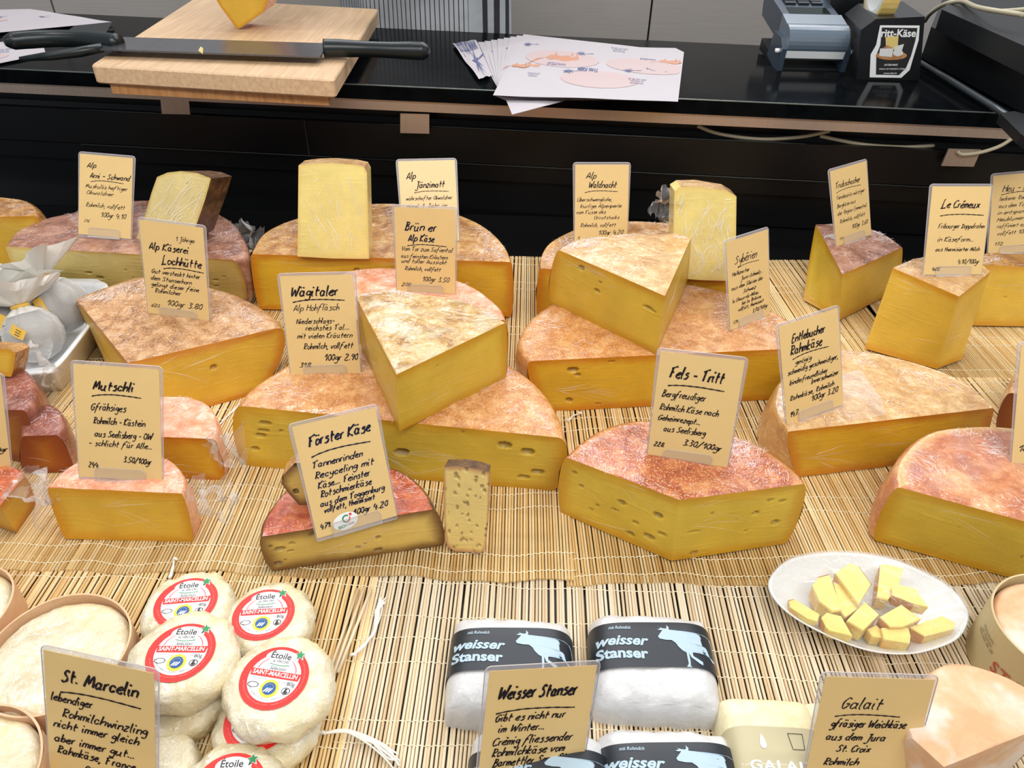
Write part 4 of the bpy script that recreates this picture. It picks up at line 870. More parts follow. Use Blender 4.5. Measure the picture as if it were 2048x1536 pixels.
card('price card reading 3.60, turned to the left, on the mauve-topped upright wedge', [(1660.7, 341.8), (1730.8, 323), (1743.5, 468), (1671, 494.6)], .0735,
     [('Trubschacher', .1, .8, .24, .07, .0010), (U, .12, .8, .285, .05, .0008), ('Tendenziös würziger', .1, .9, .39, .045, .0007), ('Bergkäse aus', .1, .62, .5, .045, .0007), ('der Region Emmental', .1, .92, .6, .045, .0007), ('Rohmilch, vollfett', .14, .86, .71, .045, .0007), ('100gr 3.60', .46, .92, .83, .055, .0008), ('111.', .1, .22, .93, .03, .0005)])
card('price card with code 488, on the tall yellow wedge', [(1864, 372.5), (1983, 373), (1962, 548.8), (1847, 549.4)], .100,
     [('Le Crémeux', .18, .84, .24, .08, .0014), (U, .18, .92, .32, .04, .0011), ('Fribourger Doppelrahm', .16, .96, .47, .05, .0008), ('in Käseform...', .18, .8, .62, .05, .0008), ('aus thermisierter Milch', .16, .92, .73, .042, .0008), ('4.10/100gr', .56, .94, .875, .05, .0008), ('488.', .13, .28, .955, .04, .0008)])
card('price card with code 172 cut off by the right edge of the picture', [(1987, 351.3), (2100, 342), (2086, 500), (1975, 510)], .0770,
     [('Heu - Chnebel', .18, .96, .21, .08, .0009), (U, .16, .9, .235, .05, .0009), ('leckerer Rohmilchkäse', .14, .96, .32, .045, .0007), ('aus dem Toggenburg', .13, .92, .41, .045, .0007), ('in entspannender', .12, .9, .495, .045, .0007), ('Heublumenwanne', .12, .9, .58, .045, .0007), ('raffiniert affiniert', .13, .9, .665, .045, .0007), ('vollfett 100gr 3.30', .14, .94, .76, .05, .0007), ('172.', .1, .28, .89, .04, .0007)])
card('price card reading 3.20, turned left, on the long low creamy tan piece', [(1557.9, 655), (1674, 615.4), (1686.8, 808.7), (1572.5, 849.7)], .063,
     [('Entlebucher', .18, .76, .19, .075, .0014), ('Rahmkäse', .14, .7, .31, .085, .0014), (U, .18, .8, .345, .05, .0010), ('gmögig', .22, .5, .42, .045, .0008), ('schmeidig geschmeidiger,', .08, .96, .5, .045, .0009), ('kinderfreundlicher', .1, .76, .605, .045, .0009), ('Innerschweizer', .46, .95, .665, .045, .0009), ('Rahmkäse, Rohmilch', .08, .86, .765, .045, .0009), ('100gr 3.20', .44, .92, .845, .055, .0010), ('147.', .06, .22, .93, .05, .0010)])
card('price card with code 228, on the brick-red wheel piece', [(1320.8, 703), (1490, 720.8), (1454, 935), (1295, 911.7)], .0715,
     [('Fels - Tritt', .14, .8, .225, .095, .0016), (U, .14, .82, .29, .04, .0012), ('Bergfreudiger', .08, .62, .405, .06, .0009), ('Rohmilch Käse nach', .07, .8, .53, .055, .0009), ('Geheimrezept...', .07, .6, .63, .05, .0009), ('aus Seelisberg', .16, .68, .73, .055, .0009), ('3.30/100gr', .42, .9, .84, .055, .0010, -.04), ('228.', .06, .2, .885, .04, .0009)])
card('price card cut off by the right edge, standing on the salmon-pink wheel piece', [(2043, 690), (2222, 684), (2198, 926), (2021, 931)], .0715, [('Tomme', .2, .7, .2, .08, .0014), (U, .2, .8, .25, .04, .001), ('Rohmilchkäse', .12, .8, .45, .05, .0009), ('181.', .06, .24, .88, .05, .0009)])
card('price card cut off by the left edge, behind the tomato-red wedge', [(-178, 762), (1, 750), (24, 940), (-150, 948)], .047, [('Rotschmierkäse', .1, .8, .3, .06, .001), ('3.60/100gr', .5, .985, .80, .05, .0009)])
card('dim price card ending in a price of 5, front left, before the round wooden box', [(85.5, 1298.4), (311, 1346.8), (310, 1640), (106, 1590)], .0055,
     [('St. Marcelin', .16, .86, .18, .08, .0017), (U, .14, .88, .245, .04, .0012), ('lebendiger', .05, .44, .32, .05, .0011), ('Rohmilchwinzling', .14, .94, .42, .055, .0011), ('nicht immer gleich', .06, .86, .50, .05, .0011), ('aber immer gut...', .06, .82, .60, .05, .0011), ('Rahmkäse, France', .08, .82, .68, .05, .0011), ('Stk 5.-', .32, .66, .79, .06, .0012), ('234.', .06, .24, .87, .045, .001)])
card('dim price card reading 3.90, leaning to the right before the cow-banded packs', [(977.5, 1345.4), (1195.7, 1325.7), (1152, 1600), (951, 1615)], .0045,
     [('Weisser Stanser', .1, .84, .2, .085, .0017), (U, .1, .84, .29, .05, .0011), ('Gibt es nicht nur', .1, .76, .36, .05, .001), ('im Winter...', .14, .58, .44, .05, .001), ('Crèmig fliessender', .1, .86, .535, .055, .001), ('Rohmilchkäse vom', .1, .8, .615, .055, .001), ('Barmettler Sepp Stans', .12, .96, .69, .055, .001), ('100gr 3.90', .46, .92, .79, .06, .001)])
card('dim price card before the beige-banded square cheese, bottom right', [(1650, 1352.6), (1870, 1358.5), (1804, 1615), (1598, 1610)], .0045,
     [('Galait', .2, .58, .23, .08, .001), (U, .16, .76, .28, .04, .001), ('gfräsiger Weichkäse', .14, .84, .37, .055, .001), ('aus dem Jura', .12, .68, .47, .05, .001), ('St. Croix', .24, .56, .56, .05, .001), ('Rohmilch', .14, .48, .665, .05, .001), ('Stk 6.30', .46, .85, .78, .055, .001)])

# ================================================================ front row: round labelled cheeses
M['m_white'] = rind('white_bloomy_skin', [BR(206, 192, 156), BR(222, 212, 184), BR(234, 228, 210)], 34, film=1.0, bumpd=.003, big=(BR(230, 212, 164), 22), light=True)
def print_label(root, fn, R):
    """round printed label; fn(x, y, d) -> world point on the cheese top"""
    ns = 48; cs = [(math.cos(2*math.pi*i/ns), math.sin(2*math.pi*i/ns)) for i in range(ns)]
    mb = MB(); mb.add([fn(R*a, R*b, .0002) for a, b in cs]+[fn(R*.77*a, R*.77*b, .0002) for a, b in cs], [(i, (i+1) % ns, ns+(i+1) % ns, ns+i) for i in range(ns)], 0)
    mb.add([fn(R*.77*a, R*.77*b, .0002) for a, b in cs]+[fn(0, 0, .0002)], [(i, (i+1) % ns, ns) for i in range(ns)], 1)
    lab = mb.done('printed_label', [M['print_red'], M['print_white']], root)
    mb = MB(); f2 = lambda x, y: fn(x, y, .0005); f3 = lambda x, y: fn(x, y, .0007); f4 = lambda x, y: fn(x, y, .0009)
    mb.add([f2(R*(.5*a), R*(.62+.27*b)) for a, b in cs], [list(range(ns))], 0)     # white oval for the maker's name
    mb.add([f2(x*R, y*R) for x, y in ((-.73, -.02), (.73, -.02), (.76, .20), (-.76, .20))], [(0, 1, 2, 3)], 1)
    put(mb, 'etoile', f3, -.05*R, .68*R, .62*R, 2, .26*R); put(mb, 'vercors', f3, 0, .50*R, .5*R, 2, .085*R); put(mb, 'selection', f3, 0, .275*R, .5*R, 2, .12*R)
    put(mb, 'saint', f3, 0, .09*R, 1.36*R, 0, .145*R)
    st = []
    for k in range(10): a = math.radians(90+36*k+8); q = (.155 if k % 2 == 0 else .07)*R; st.append((.50*R+q*math.cos(a), .80*R+q*math.sin(a)))
    w_ = [(.50*R+(x-.50*R)*1.3, .80*R+(y-.80*R)*1.3) for x, y in st]
    mb.add([f2(x, y) for x, y in w_]+[f2(.5*R, .8*R)], [(i, (i+1) % 10, 10) for i in range(10)], 0); mb.add([f4(x, y) for x, y in st]+[f4(.5*R, .8*R)], [(i, (i+1) % 10, 10) for i in range(10)], 3)
    gear = [((.295 if i % 2 else .265)*R*a, (-.36+(.295 if i % 2 else .265)*b)*R) for i, (a, b) in enumerate(cs)]
    mb.add([f2(x, y) for x, y in gear]+[f2(0, -.36*R)], [(i, (i+1) % ns, ns) for i in range(ns)], 4)
    mb.add([f3(.195*R*a, (-.36+.195*b)*R) for a, b in cs], [list(range(ns))], 5)
    for k in range(3): mb.add([fn(R*(-.14+.07*k+x), R*(-.44+y), .001) for x, y in ((0, -.03), (.035, -.05), (.12, .08), (.09, .10))], [(0, 1, 2, 3)], 0)
    for k in range(7):
        a = math.radians(20+23*k); mb.add([fn(R*(.13*math.cos(a)+.012*math.cos(t)), R*(-.36+.13*math.sin(a)+.012*math.sin(t)), .001) for t in (0, 1.57, 3.14, 4.7)], [(0, 1, 2, 3)], 4)
    put(mb, 'g80', f3, .57*R, -.14*R, .24*R, 2, .16*R); put(mb, 'micron', f3, .30*R, -.12*R, .26*R, 6, .06*R); put(mb, 'microc', f3, -.42*R, -.09*R, .5*R, 6, .05*R)
    for (x, y, a, b) in ((-.52, -.30, .17, .09), (.50, -.36, .13, .11)):
        mb.add([f2(R*(x+a*c), R*(y+b*d)) for c, d in cs]+[f2(R*(x+a*.86*c), R*(y+b*.82*d)) for c, d in cs], [(i, (i+1) % ns, ns+(i+1) % ns, ns+i) for i in range(ns)], 2)
    mb.add([f3(R*(.50+x), R*(-.36+y)) for x, y in ((-.07, -.07), (-.02, .08), (.05, .06), (.0, .0), (.09, -.03), (.0, -.08))], [list(range(6))], 2)
    V, Fc = TXT['micro']; w0 = np.ptp(V[:, 0])
    def arc(x, y, r0, s, sp, a0): a = a0+x/w0*sp; return f3((r0+y*s)*math.cos(a), (r0+y*s)*math.sin(a))
    mb.add([arc(x, y, .69*R, .055*R, 2.35, -math.pi/2) for x, y in V], Fc, 2)
    mb.add([arc(x, y, .86*R, .06*R, 2.6, -math.pi/2) for x, y in V], Fc, 7); mb.add([f3((.88*R-y*.06*R)*math.cos(-x/w0*1.2+.35), (.88*R-y*.06*R)*math.sin(-x/w0*1.2+.35)) for x, y in V], Fc, 7)
    for sg in (1, -1):
        q = [(sg*(.60*math.cos(t)), .14+.52*math.sin(t)) for t in np.linspace(.15, .95, 8)]
        mb.add([f3(R*a, R*b) for a, b in q]+[f3(R*a*.965, R*(b-.01)) for a, b in q], [(i, i+1, 9+i, 8+i) for i in range(7)], 1)
    q = [(-.30+.6*i/7, .425-.04*math.sin(math.pi*i/7)) for i in range(8)]
    mb.add([f3(R*a, R*b) for a, b in q]+[f3(R*a, R*(b-.02)) for a, b in q], [(i, i+1, 9+i, 8+i) for i in range(7)], 3)
    mb.done('label_print', [M['print_white'], M['print_red'], M['print_black'], M['print_green'], M['print_yellow'], M['print_blue'], M['panel_edge'], M['print_pink']], lab)
M['print_pink'] = flat('pale_red_print', srgb(250, 130, 120), .45)
def soft_cheese(label, px, py, ztop, h, r=.0345, yaw=0., tilt=(0, 0), lab=True, seed=1, ring=.0226, loff=(0, 0)):
    c = P(px, py, ztop); Rm = np.array(Matrix.Rotation(yaw, 3, 'Z')); Rt = np.array(Matrix.Rotation(tilt[0], 3, 'X')@Matrix.Rotation(tilt[1], 3, 'Y')); RR = Rt@Rm
    root = thing('soft_cheese', label, 'cheese', (c[0], c[1], ztop-h), 'round soft cheeses with red and white labels')
    na, prof = 96, [(0, .0), (.3, .0), (.55, 0), (.68, -.0), (.74, -.0002), (.80, -.0006), (.86, -.0013), (.91, -.0026), (.95, -.004), (.98, -.006), (1.0, -.009), (1.0, -.012), (.985, -h*.62), (.93, -h*.85), (.8, -h*.97), (.0, -h)]
    V = []
    for q, z in prof:
        for i in range(na):
            a = 2*math.pi*i/na; x, y = q*r*math.cos(a), q*r*math.sin(a); wgt = max(0, (q-.62)/.38) if z > -h*.9 else .5
            d = 1+wgt*(.075*mn.noise(Vector((x*70+seed, y*70, z*60)))+.05*abs(mn.noise(Vector((x*160+seed, y*160, z*260))))); zz = z+wgt*(.0028*mn.noise(Vector((x*110, y*110+seed, 2.)))+.0016*mn.noise(Vector((x*300, y*300+seed, z*200))))
            V.append(c+RR@np.array([x*d, y*d, zz]))
    n = len(prof); Fc = [(k*na+i, k*na+(i+1) % na, (k+1)*na+(i+1) % na, (k+1)*na+i) for k in range(n-1) for i in range(na)]
    mk('bloomy_body', V, Fc, M['m_white'], root, smooth=True)
    if lab: print_label(root, lambda x, y, d: c+RR@np.array([x+loff[0], y+loff[1], d+.0004]), ring)
    return root
soft_cheese('small unlabelled round cheese at the bottom of the left stack, mostly covered', 352, 1372, .024, .024, .0355, seed=10, lab=False)
soft_cheese('rearmost small round cheese with red and white label, its lower half covered', 372, 1206, .036, .036, .0335, yaw=.12, seed=2)
soft_cheese('small round cheese with red and white label, front left, top of the left stack', 362, 1305, .0495, .025, .0365, yaw=.02, seed=3)
soft_cheese('small round cheese with red and white label, rear right of the group', 533, 1230, .030, .030, .0335, yaw=.10, seed=4, loff=(-.0022, .0005))
soft_cheese('small round cheese under the right stack, only the lower rim of its label showing', 530, 1440, .023, .023, .0345, yaw=.05, seed=5, loff=(-.004, 0))
soft_cheese('small round cheese with red and white label, top of the right stack', 556, 1360, .047, .0235, .0362, yaw=-.14, tilt=(.03, 0), seed=6, loff=(-.003, .001))
soft_cheese('small round cheese at the bottom edge of the picture, upper rim of its label showing', 455, 1580, .026, .026, .0345, yaw=.05, seed=7)
soft_cheese('small round wrapped cheese at the bottom edge, just right of the dim front left card', 322, 1520, .02, .02, .022, seed=8, lab=False)

# round veneer boxes
def round_box(label, c, r, h, fill, wall, seed=1, fill_drop=.004, fmat='m_white', thick=.0014, group='round boxes with soft cheese'):
    root = thing('round_box', label, 'cheese box', (c[0], c[1], 0), group); na = 72
    V = []; lv = [(r, 0), (r, h), (r-thick, h), (r-thick, h-fill_drop-.004), (r-thick, .002), (0, .002)]
    for q, z in lv:
        for i in range(na):
            a = 2*math.pi*i/na; e = 1+.006*math.sin(2*a+seed); V.append((c[0]+q*e*math.cos(a), c[1]+q*e*math.sin(a), z+(.0008*math.sin(a*3+seed) if z > .01 else 0)))
    mk('veneer_wall' if wall == 'box_wood' else 'cardboard_wall', V, [(k*na+i, k*na+(i+1) % na, (k+1)*na+(i+1) % na, (k+1)*na+i) for k in range(len(lv)-1) for i in range(na)], M[wall], root, smooth=False)
    V = []; pr = [(.97, -.012), (.95, -.004), (.90, -.0015), (.8, 0), (.6, .001), (.4, .0005), (.2, .001), (0, .001)]
    for q, z in pr:
        for i in range(na):
            a = 2*math.pi*i/na; x, y = q*r*math.cos(a), q*r*math.sin(a); d = 1+.02*mn.noise(Vector((math.cos(a)*2+seed, math.sin(a)*2, 1)))
            V.append((c[0]+x*d*.985, c[1]+y*d*.985, h-fill_drop+z+.0016*mn.noise(Vector((x*60+seed, y*60, 0)))+.0008*mn.noise(Vector((x*200, y*200, seed)))))
    mk('cheese', V, [(k*na+i, k*na+(i+1) % na, (k+1)*na+(i+1) % na, (k+1)*na+i) for k in range(len(pr)-1) for i in range(na)], M[fmat], root, smooth=True)
    mb = MB(); a0 = 1.1+seed
    mb.add([(c[0]+(r+.0006)*math.cos(a0+t*.3), c[1]+(r+.0006)*math.sin(a0+t*.3), z) for t in range(5) for z in (.001, h)], [(2*i, 2*i+2, 2*i+3, 2*i+1) for i in range(4)]); mb.done('wall_overlap', M[wall], root)
    return root
round_box('large round veneer box of creamy white cheese, left, behind the dim price card', (-.3180, .3035), .0495, .032, 1, 'box_wood', 2)
p = P(14, 1408, .034); round_box('round veneer box of white cheese at the bottom left corner', (p[0]-.006, p[1]-.0495), .0495, .034, 1, 'box_wood', 5)
p = P(17, 1215, .03); round_box('round veneer box at the left edge, only its right rim in the picture', (p[0]-.045, p[1]-.004), .045, .03, 1, 'box_wood', 7)
rb = round_box('round beige cardboard box of peach cheese at the right edge, red letters on its side', (.4040, .3270), .050, .050, 1, 'card_board', 3, .003, 'r_peach')
mb = MB(); V, Fc = TXT['stan']; w0 = np.ptp(V[:, 0]); s = .034/w0; a0 = math.radians(-149)
mb.add([(.4040+.0506*math.cos(a0+x*s/.05), .3270+.0506*math.sin(a0+x*s/.05), .0205+y*s*1.05) for x, y in V], Fc, 0); mb.done('red_lettering', flat('faded_red_stamp', srgb(176, 78, 58), .6), rb)
V, Fc = TXT['viadukt']; w0 = np.ptp(V[:, 0]); s = .022/w0
mk('grey_stamp', [(.4040+.0506*math.cos(math.radians(-186)+x*s/.05), .3270+.0506*math.sin(math.radians(-186)+x*s/.05), .032+y*s*.9) for x, y in V], Fc, flat('grey_stamp', srgb(120, 108, 86), .7), rb)
# peach block at bottom right
cheese('cheese_block', 'large peach-white rind block at the bottom right corner, below the red-lettered box', [(1826, 1478, 'c'), (1888, 1534, 'c'), (2090, 1452, 'r'), (2100, 1410, 'r'), (2040, 1370, 'r'), (1985, 1345, 'r'), (1925, 1330, 'r'), (1880, 1338, 'r'), (1838, 1380, 'r'), (1815, 1430, 'r')], 0, {}, 'r_peach', 'p_pale', z1=.060, bulge=.004, seed=40)
bpy.data.objects['cut_face'].name = 'cut_face'
pk = [o for o in bpy.data.objects if o.get('label', '').startswith('large peach')][0]
for ch in pk.children:
    if ch.name.startswith('cut_face'): ch.data.materials[0] = M['r_peach']; ch.name = 'side_rind'

# ================================================================ paper-wrapped packs
COW = [(0, 0), (17, 23), (37, 28), (59, 30), (67, 18), (65, 0), (80, 18), (77, 36), (137, 40), (217, 42), (317, 42), (362, 50), (377, 78), (385, 138), (405, 198), (412, 238), (417, 283), (387, 290), (392, 268), (387, 228), (372, 203), (352, 213), (332, 188), (287, 183), (227, 183), (215, 186), (217, 208), (247, 223), (277, 238), (275, 260), (255, 253), (227, 235), (202, 218), (189, 188), (192, 238), (189, 273), (197, 283), (162, 283), (177, 263), (174, 188), (152, 178), (127, 153), (112, 128), (87, 110), (47, 110), (7, 103), (-1, 88), (22, 58), (35, 41), (17, 43), (-1, 38), (22, 31)]
def pack(label, cx, cy, yaw, w, d, h, band, seed, kind='cow', name='cheese_pack', p=4.5, group='paper-wrapped cheeses with black cow bands'):
    root = thing(name, label, 'cheese', (cx, cy, 0), group); c, s = math.cos(yaw), math.sin(yaw)
    def hz(x, y, off=0., wr=True):
        a, b = min(abs(2*x/w), 1), min(abs(2*y/d), 1); z = h*max(0., (1-a**p)*(1-b**p))**(1/3.2)
        if wr: z += (.0011*mn.noise(Vector((x*60+seed, y*60, 0)))+.0006*abs(mn.noise(Vector((x*160, y*160+seed, 4)))))*(z/h)
        return z+off
    def W3(x, y, z): return (cx+x*c-y*s, cy+x*s+y*c, z)
    n = 64; V = []
    gx = [math.copysign(1-(1-abs(t))**1.9, t) for t in np.linspace(-1, 1, n)]
    crump = 0 if kind != 'cow' else 1
    for i in range(n):
        for j in range(n):
            x, y = gx[i]*w/2, gx[j]*d/2; ew = max(abs(gx[i]), abs(gx[j])); k = crump*max(0, (abs(gx[j])-.55)/.45)
            z = hz(x, y); q = mn.noise(Vector((x*85+seed, y*85, 7)))*.0035*k+abs(mn.noise(Vector((x*40, y*40+seed, 1))))*.003*k
            cor = 1-.05*(abs(gx[i])*abs(gx[j]))**4
            V.append(W3(x*cor*(1+.02*k*mn.noise(Vector((y*90, seed, x*30)))), y*cor*(1+.035*crump*mn.noise(Vector((x*90, seed*2, 1)))*(abs(gx[j]) > .9)), max(0, z+q*min(1, z/h*2))))
    Fc = [(i*n+j, (i+1)*n+j, (i+1)*n+j+1, i*n+j+1) for i in range(n-1) for j in range(n-1)]
    mk('paper_wrap' if kind == 'cow' else 'white_cheese', V, Fc, M['paper_white'] if kind == 'cow' else M['m_soft'], root, smooth=(kind != 'cow') or False)
    b0, b1 = band; nx, ny = 72, 14; V = []
    for i in range(nx+1):
        t = -1+2*i/nx; x = math.copysign(1-(1-abs(t))**1.9, t)*w/2*1.012
        for j in range(ny+1):
            y = b0+(b1-b0)*j/ny; V.append(W3(x, y+.0015*math.sin(t*3)*(kind == 'cow'), max(0, hz(x/1.012, y, .0017, False))))
    mk('paper_band', V, [(i*(ny+1)+j, (i+1)*(ny+1)+j, (i+1)*(ny+1)+j+1, i*(ny+1)+j+1) for i in range(nx) for j in range(ny)], M['band_black'] if kind == 'cow' else M['band_beige'], root, smooth=True)
    def fn(x, y): t = x/(w/2); return W3(x, y, hz(x/1.012, y, .0021, False))
    mb = MB(); bh = b1-b0; bc = (b0+b1)/2
    if kind == 'cow':
        put(mb, 'rohmilch', fn, -w*.27, bc+bh*.33, w*.175, 0, bh*.075)
        put(mb, 'weisser', fn, -w*.27, bc+bh*.04, w*.41, 0, bh*.21); put(mb, 'stanser', fn, -w*.265, bc-bh*.24, w*.40, 0, bh*.23)
        for (yy, ww) in ((bc-bh*.335, .012),): pass
        xs = w*.495/417; V2 = [(w*.0+.003+x*xs, bc+bh*.44-y*bh*.93/290) for x, y in COW]
        # cut the silhouette in slices so that it follows the curved band
        from mathutils.geometry import tessellate_polygon
        tri = tessellate_polygon([[Vector((x, y, 0)) for x, y in V2]])
        pts = [Vector((x, y, 0)) for x, y in V2]; VV = []; FF = []
        def sub(a, b, c_, k):
            if k == 0: m = len(VV); VV.extend([a, b, c_]); FF.append((m, m+1, m+2)); return
            ab, bc_, ca = (a+b)/2, (b+c_)/2, (c_+a)/2
            for t3 in ((a, ab, ca), (ab, b, bc_), (ca, bc_, c_), (ab, bc_, ca)): sub(*t3, k-1)
        for t3 in tri: sub(*[pts[q] for q in t3], 2)
        mb.add([fn(min(q.x, w*.4995), q.y) for q in VV], FF, 0)
        mb.done('band_print', M['band_blue'], root)
    elif kind == 'gal':
        put(mb, 'galait', fn, -w*.02, bc-bh*.22, w*.62, 0, bh*.17)
        dr = [(.0026*math.sin(t)*(1-.0*t), .0) for t in (0,)]
        drop = [(math.sin(t)*.0026*(math.sin(t/2)**1.3), -math.cos(t)*-.0045) for t in np.linspace(0, 2*math.pi, 22)[:-1]]
        mb.add([fn(-w*.16+x, bc+bh*.22+y) for x, y in [(math.sin(t)*.0028*abs(math.sin(t/2))**1.4, math.cos(t)*.005) for t in np.linspace(0, 2*math.pi, 24)[:-1]]], [list(range(23))], 0)
        gl = [(.0, -.004), (.0075, -.004), (.0085, .0065), (-.001, .0065)]
        for a_, b_ in zip(gl, gl[1:]+gl[:1]): mb.tube([fn(w*.12+a_[0], bc+bh*.20+a_[1]), fn(w*.12+b_[0], bc+bh*.20+b_[1])], .0002, 1, 4)
        mb.done('band_print', [M['print_white'], M['panel_edge']], root)
    return root
M['m_soft'] = rind('ribbed_cream_skin', [BR(228, 214, 168), BR(236, 226, 188), BR(240, 232, 204)], 40, film=.25, big=(BR(232, 216, 168), 20), light=True)
M['band_beige'] = flat('beige_paper_band', srgb(186, 176, 140), .4, coat=.2)
GP = 'paper-wrapped cheeses with black cow bands'
def band_of(px, y0, y1, cy): return (P(px, y1, .03)[1]-cy, P(px, y0, .03)[1]-cy)
for (lab, px, py, yaw, y0, y1, sd) in (('white paper pack with black cow band, left of the rear pair, card before it', 1022, 1304, -.035, 1258, 1344, 1), ('white paper pack with black cow band, right of the rear pair, fully visible print', 1309, 1296, -.03, 1247, 1338, 2),
                                       ('white paper pack with black cow band at the bottom edge, mostly behind the price card', 1078, 1556, -.03, 1500, 1590, 3), ('white paper pack with black cow band at the bottom edge, right of the price card', 1346, 1551, -.02, 1487, 1590, 4)):
    q = P(px, py, .03); pack(lab, q[0], q[1]-.004, yaw, .0915, .079, .031, band_of(px, y0, y1, q[1]-.004), sd)
q = P(1550, 1462, .03); pack('square creamy white cheese with beige printed band, left of the dim card', q[0], q[1]-.004, -.03, .066, .066, .030, (-.030, .006), 6, 'gal', 'square_cheese', 6, 'square banded cheeses')
q = P(1690, 1466, .028); pack('square creamy white cheese hidden behind the dim card at bottom right', q[0], q[1]-.004, -.03, .046, .062, .028, (-.030, .006), 8, 'plain', 'square_cheese', 6, 'square banded cheeses')

# ================================================================ oval dish with samples
RIM = [(1536, 1165), (1565, 1127), (1609, 1111), (1682, 1105), (1770, 1115), (1843, 1142), (1902, 1177), (1931, 1212), (1937, 1241), (1917, 1277), (1873, 1298), (1814, 1310), (1741, 1304), (1668, 1279), (1594, 1241), (1550, 1203)]
dish = thing('oval_dish', 'white oval porcelain dish of cheese samples under cling film, lower right', 'dish', tuple(P(1737, 1208, 0)))
ol = crom([P(x, y, .021) for x, y in RIM], 5, True); cc = np.mean(ol, axis=0); N = len(ol)
V = []; pf = [(.52, -.021), (.60, -.021), (.62, -.017), (.80, -.010), (.97, -.0012), (1.0, .0), (.985, .0006), (.95, -.001), (.80, -.0062), (.70, -.0105), (.60, -.0125), (.3, -.013), (0, -.013)]
for q, z in pf: V += [np.array([cc[0]+(p[0]-cc[0])*q, cc[1]+(p[1]-cc[1])*q, .0215+z]) for p in ol]
mk('porcelain', V, [(k*N+i, k*N+(i+1) % N, (k+1)*N+(i+1) % N, (k+1)*N+i) for k in range(len(pf)-1) for i in range(N)], M['porcelain'], dish, smooth=True)
V = []
for k, q in enumerate((1.005, .93, .8, .65, .5, .35, .2, .05)):
    for p in ol:
        x, y = cc[0]+(p[0]-cc[0])*q, cc[1]+(p[1]-cc[1])*q; V.append((x, y, .0236+.0150*max(0, 1-q**4)*(.8+.2*mn.noise(Vector((x*40, y*40, 1))))+.0012*mn.noise(Vector((x*110, y*60, 3)))*(q < .99)))
mk('cling_film', V, [(k*N+i, k*N+(i+1) % N, (k+1)*N+(i+1) % N, (k+1)*N+i) for k in range(7) for i in range(N)], M['film'], dish, smooth=True)
M['p_sample'] = paste('sample_paste', BR(240, 216, 120), BR(224, 170, 60), edge_w=.0015, film=.6)
M['orange_rind_strip'] = flat('orange_rind_strip', srgb(212, 150, 60), .5, var=(120, .8))
SMP = [([(755, 205), (860, 135), (920, 160), (1005, 285), (920, 425)], .031, .012), ([(600, 290), (640, 235), (720, 215), (805, 460), (740, 470), (650, 400)], .029, .014), ([(745, 265), (800, 290), (930, 440), (830, 510), (790, 470)], .026, .014),
       ([(1065, 150), (1100, 140), (1228, 170), (1195, 300), (1120, 390), (1040, 370)], .028, .014), ([(1140, 310), (1180, 285), (1310, 310), (1395, 440), (1300, 420), (1150, 360)], .032, .010), ([(440, 395), (480, 385), (655, 490), (640, 540), (570, 520), (450, 440)], .0255, .006),
       ([(660, 510), (700, 475), (800, 500), (880, 640), (720, 600), (690, 570)], .0265, .009), ([(835, 530), (960, 400), (1060, 490), (950, 600)], .028, .014), ([(1060, 505), (1210, 420), (1345, 520), (1220, 575), (1130, 575)], .029, .013),
       ([(1260, 575), (1490, 495), (1580, 545), (1570, 590), (1370, 640)], .025, .013), ([(1070, 580), (1260, 578), (1275, 640), (1270, 690), (1090, 660)], .026, .012), ([(975, 590), (1040, 560), (1075, 600), (1075, 650), (1010, 640)], .022, .010)]
SL = ['pointed slab at the back of the dish, left of its middle', 'upright-lying finger left of the pointed slab', 'thin piece tucked between the finger and the pointed slab', 'rectangular piece at the back right of the dish', 'flat piece leaning over the rectangular one', 'small flattened strip alone at the dish\'s left end',
      'piece with an orange rind end at the front left of the dish', 'diamond-shaped piece in the middle of the dish', 'broad piece right of the diamond-shaped one', 'long piece at the right end of the dish', 'squarish piece at the front edge of the dish', 'small crumbly bit left of the squarish front piece']
for (pl, zt, th), lab in zip(SMP, SL):
    pp = np.array([P(1448+x/3.413, 1086+y/3.413, zt) for x, y in pl]); ce = pp.mean(axis=0)
    root = thing('cheese_sample', 'yellow cheese sample, '+lab, 'cheese', (ce[0], ce[1], zt-th), 'cheese samples on the oval dish')
    n = len(pp); low = ce+(pp-ce)*.92-np.array([0, 0, th]); V = np.r_[ce+(pp-ce)*.96, pp-np.array([0, 0, .0008]), low]
    V[:n, 2] += .0004
    o = mk('sample', V, [list(range(n))]+[(i, (i+1) % n, n+(i+1) % n, n+i) for i in range(n)]+[(n+i, n+(i+1) % n, 2*n+(i+1) % n, 2*n+i) for i in range(n)]+[list(range(2*n, 3*n))[::-1]], [M['p_sample'], M['p_gold']], root, [0]*(1+n)+[0]*n+[0], attrs={'rd': [.03]*n+[.0012]*n+[.0004]*n, 'hole': [0.]*(3*n)})
    i = random.Random(n*7+int(zt*1e4)).randrange(n); a, b = pp[i], pp[(i+1) % n]; out = (a+b)/2-ce; out[2] = 0; out /= np.linalg.norm(out)
    mk('rind', [a+out*.0004, b+out*.0004, low[(i+1) % n]+out*.0004, low[i]+out*.0004], [(0, 1, 2, 3)], M['orange_rind_strip'], root)

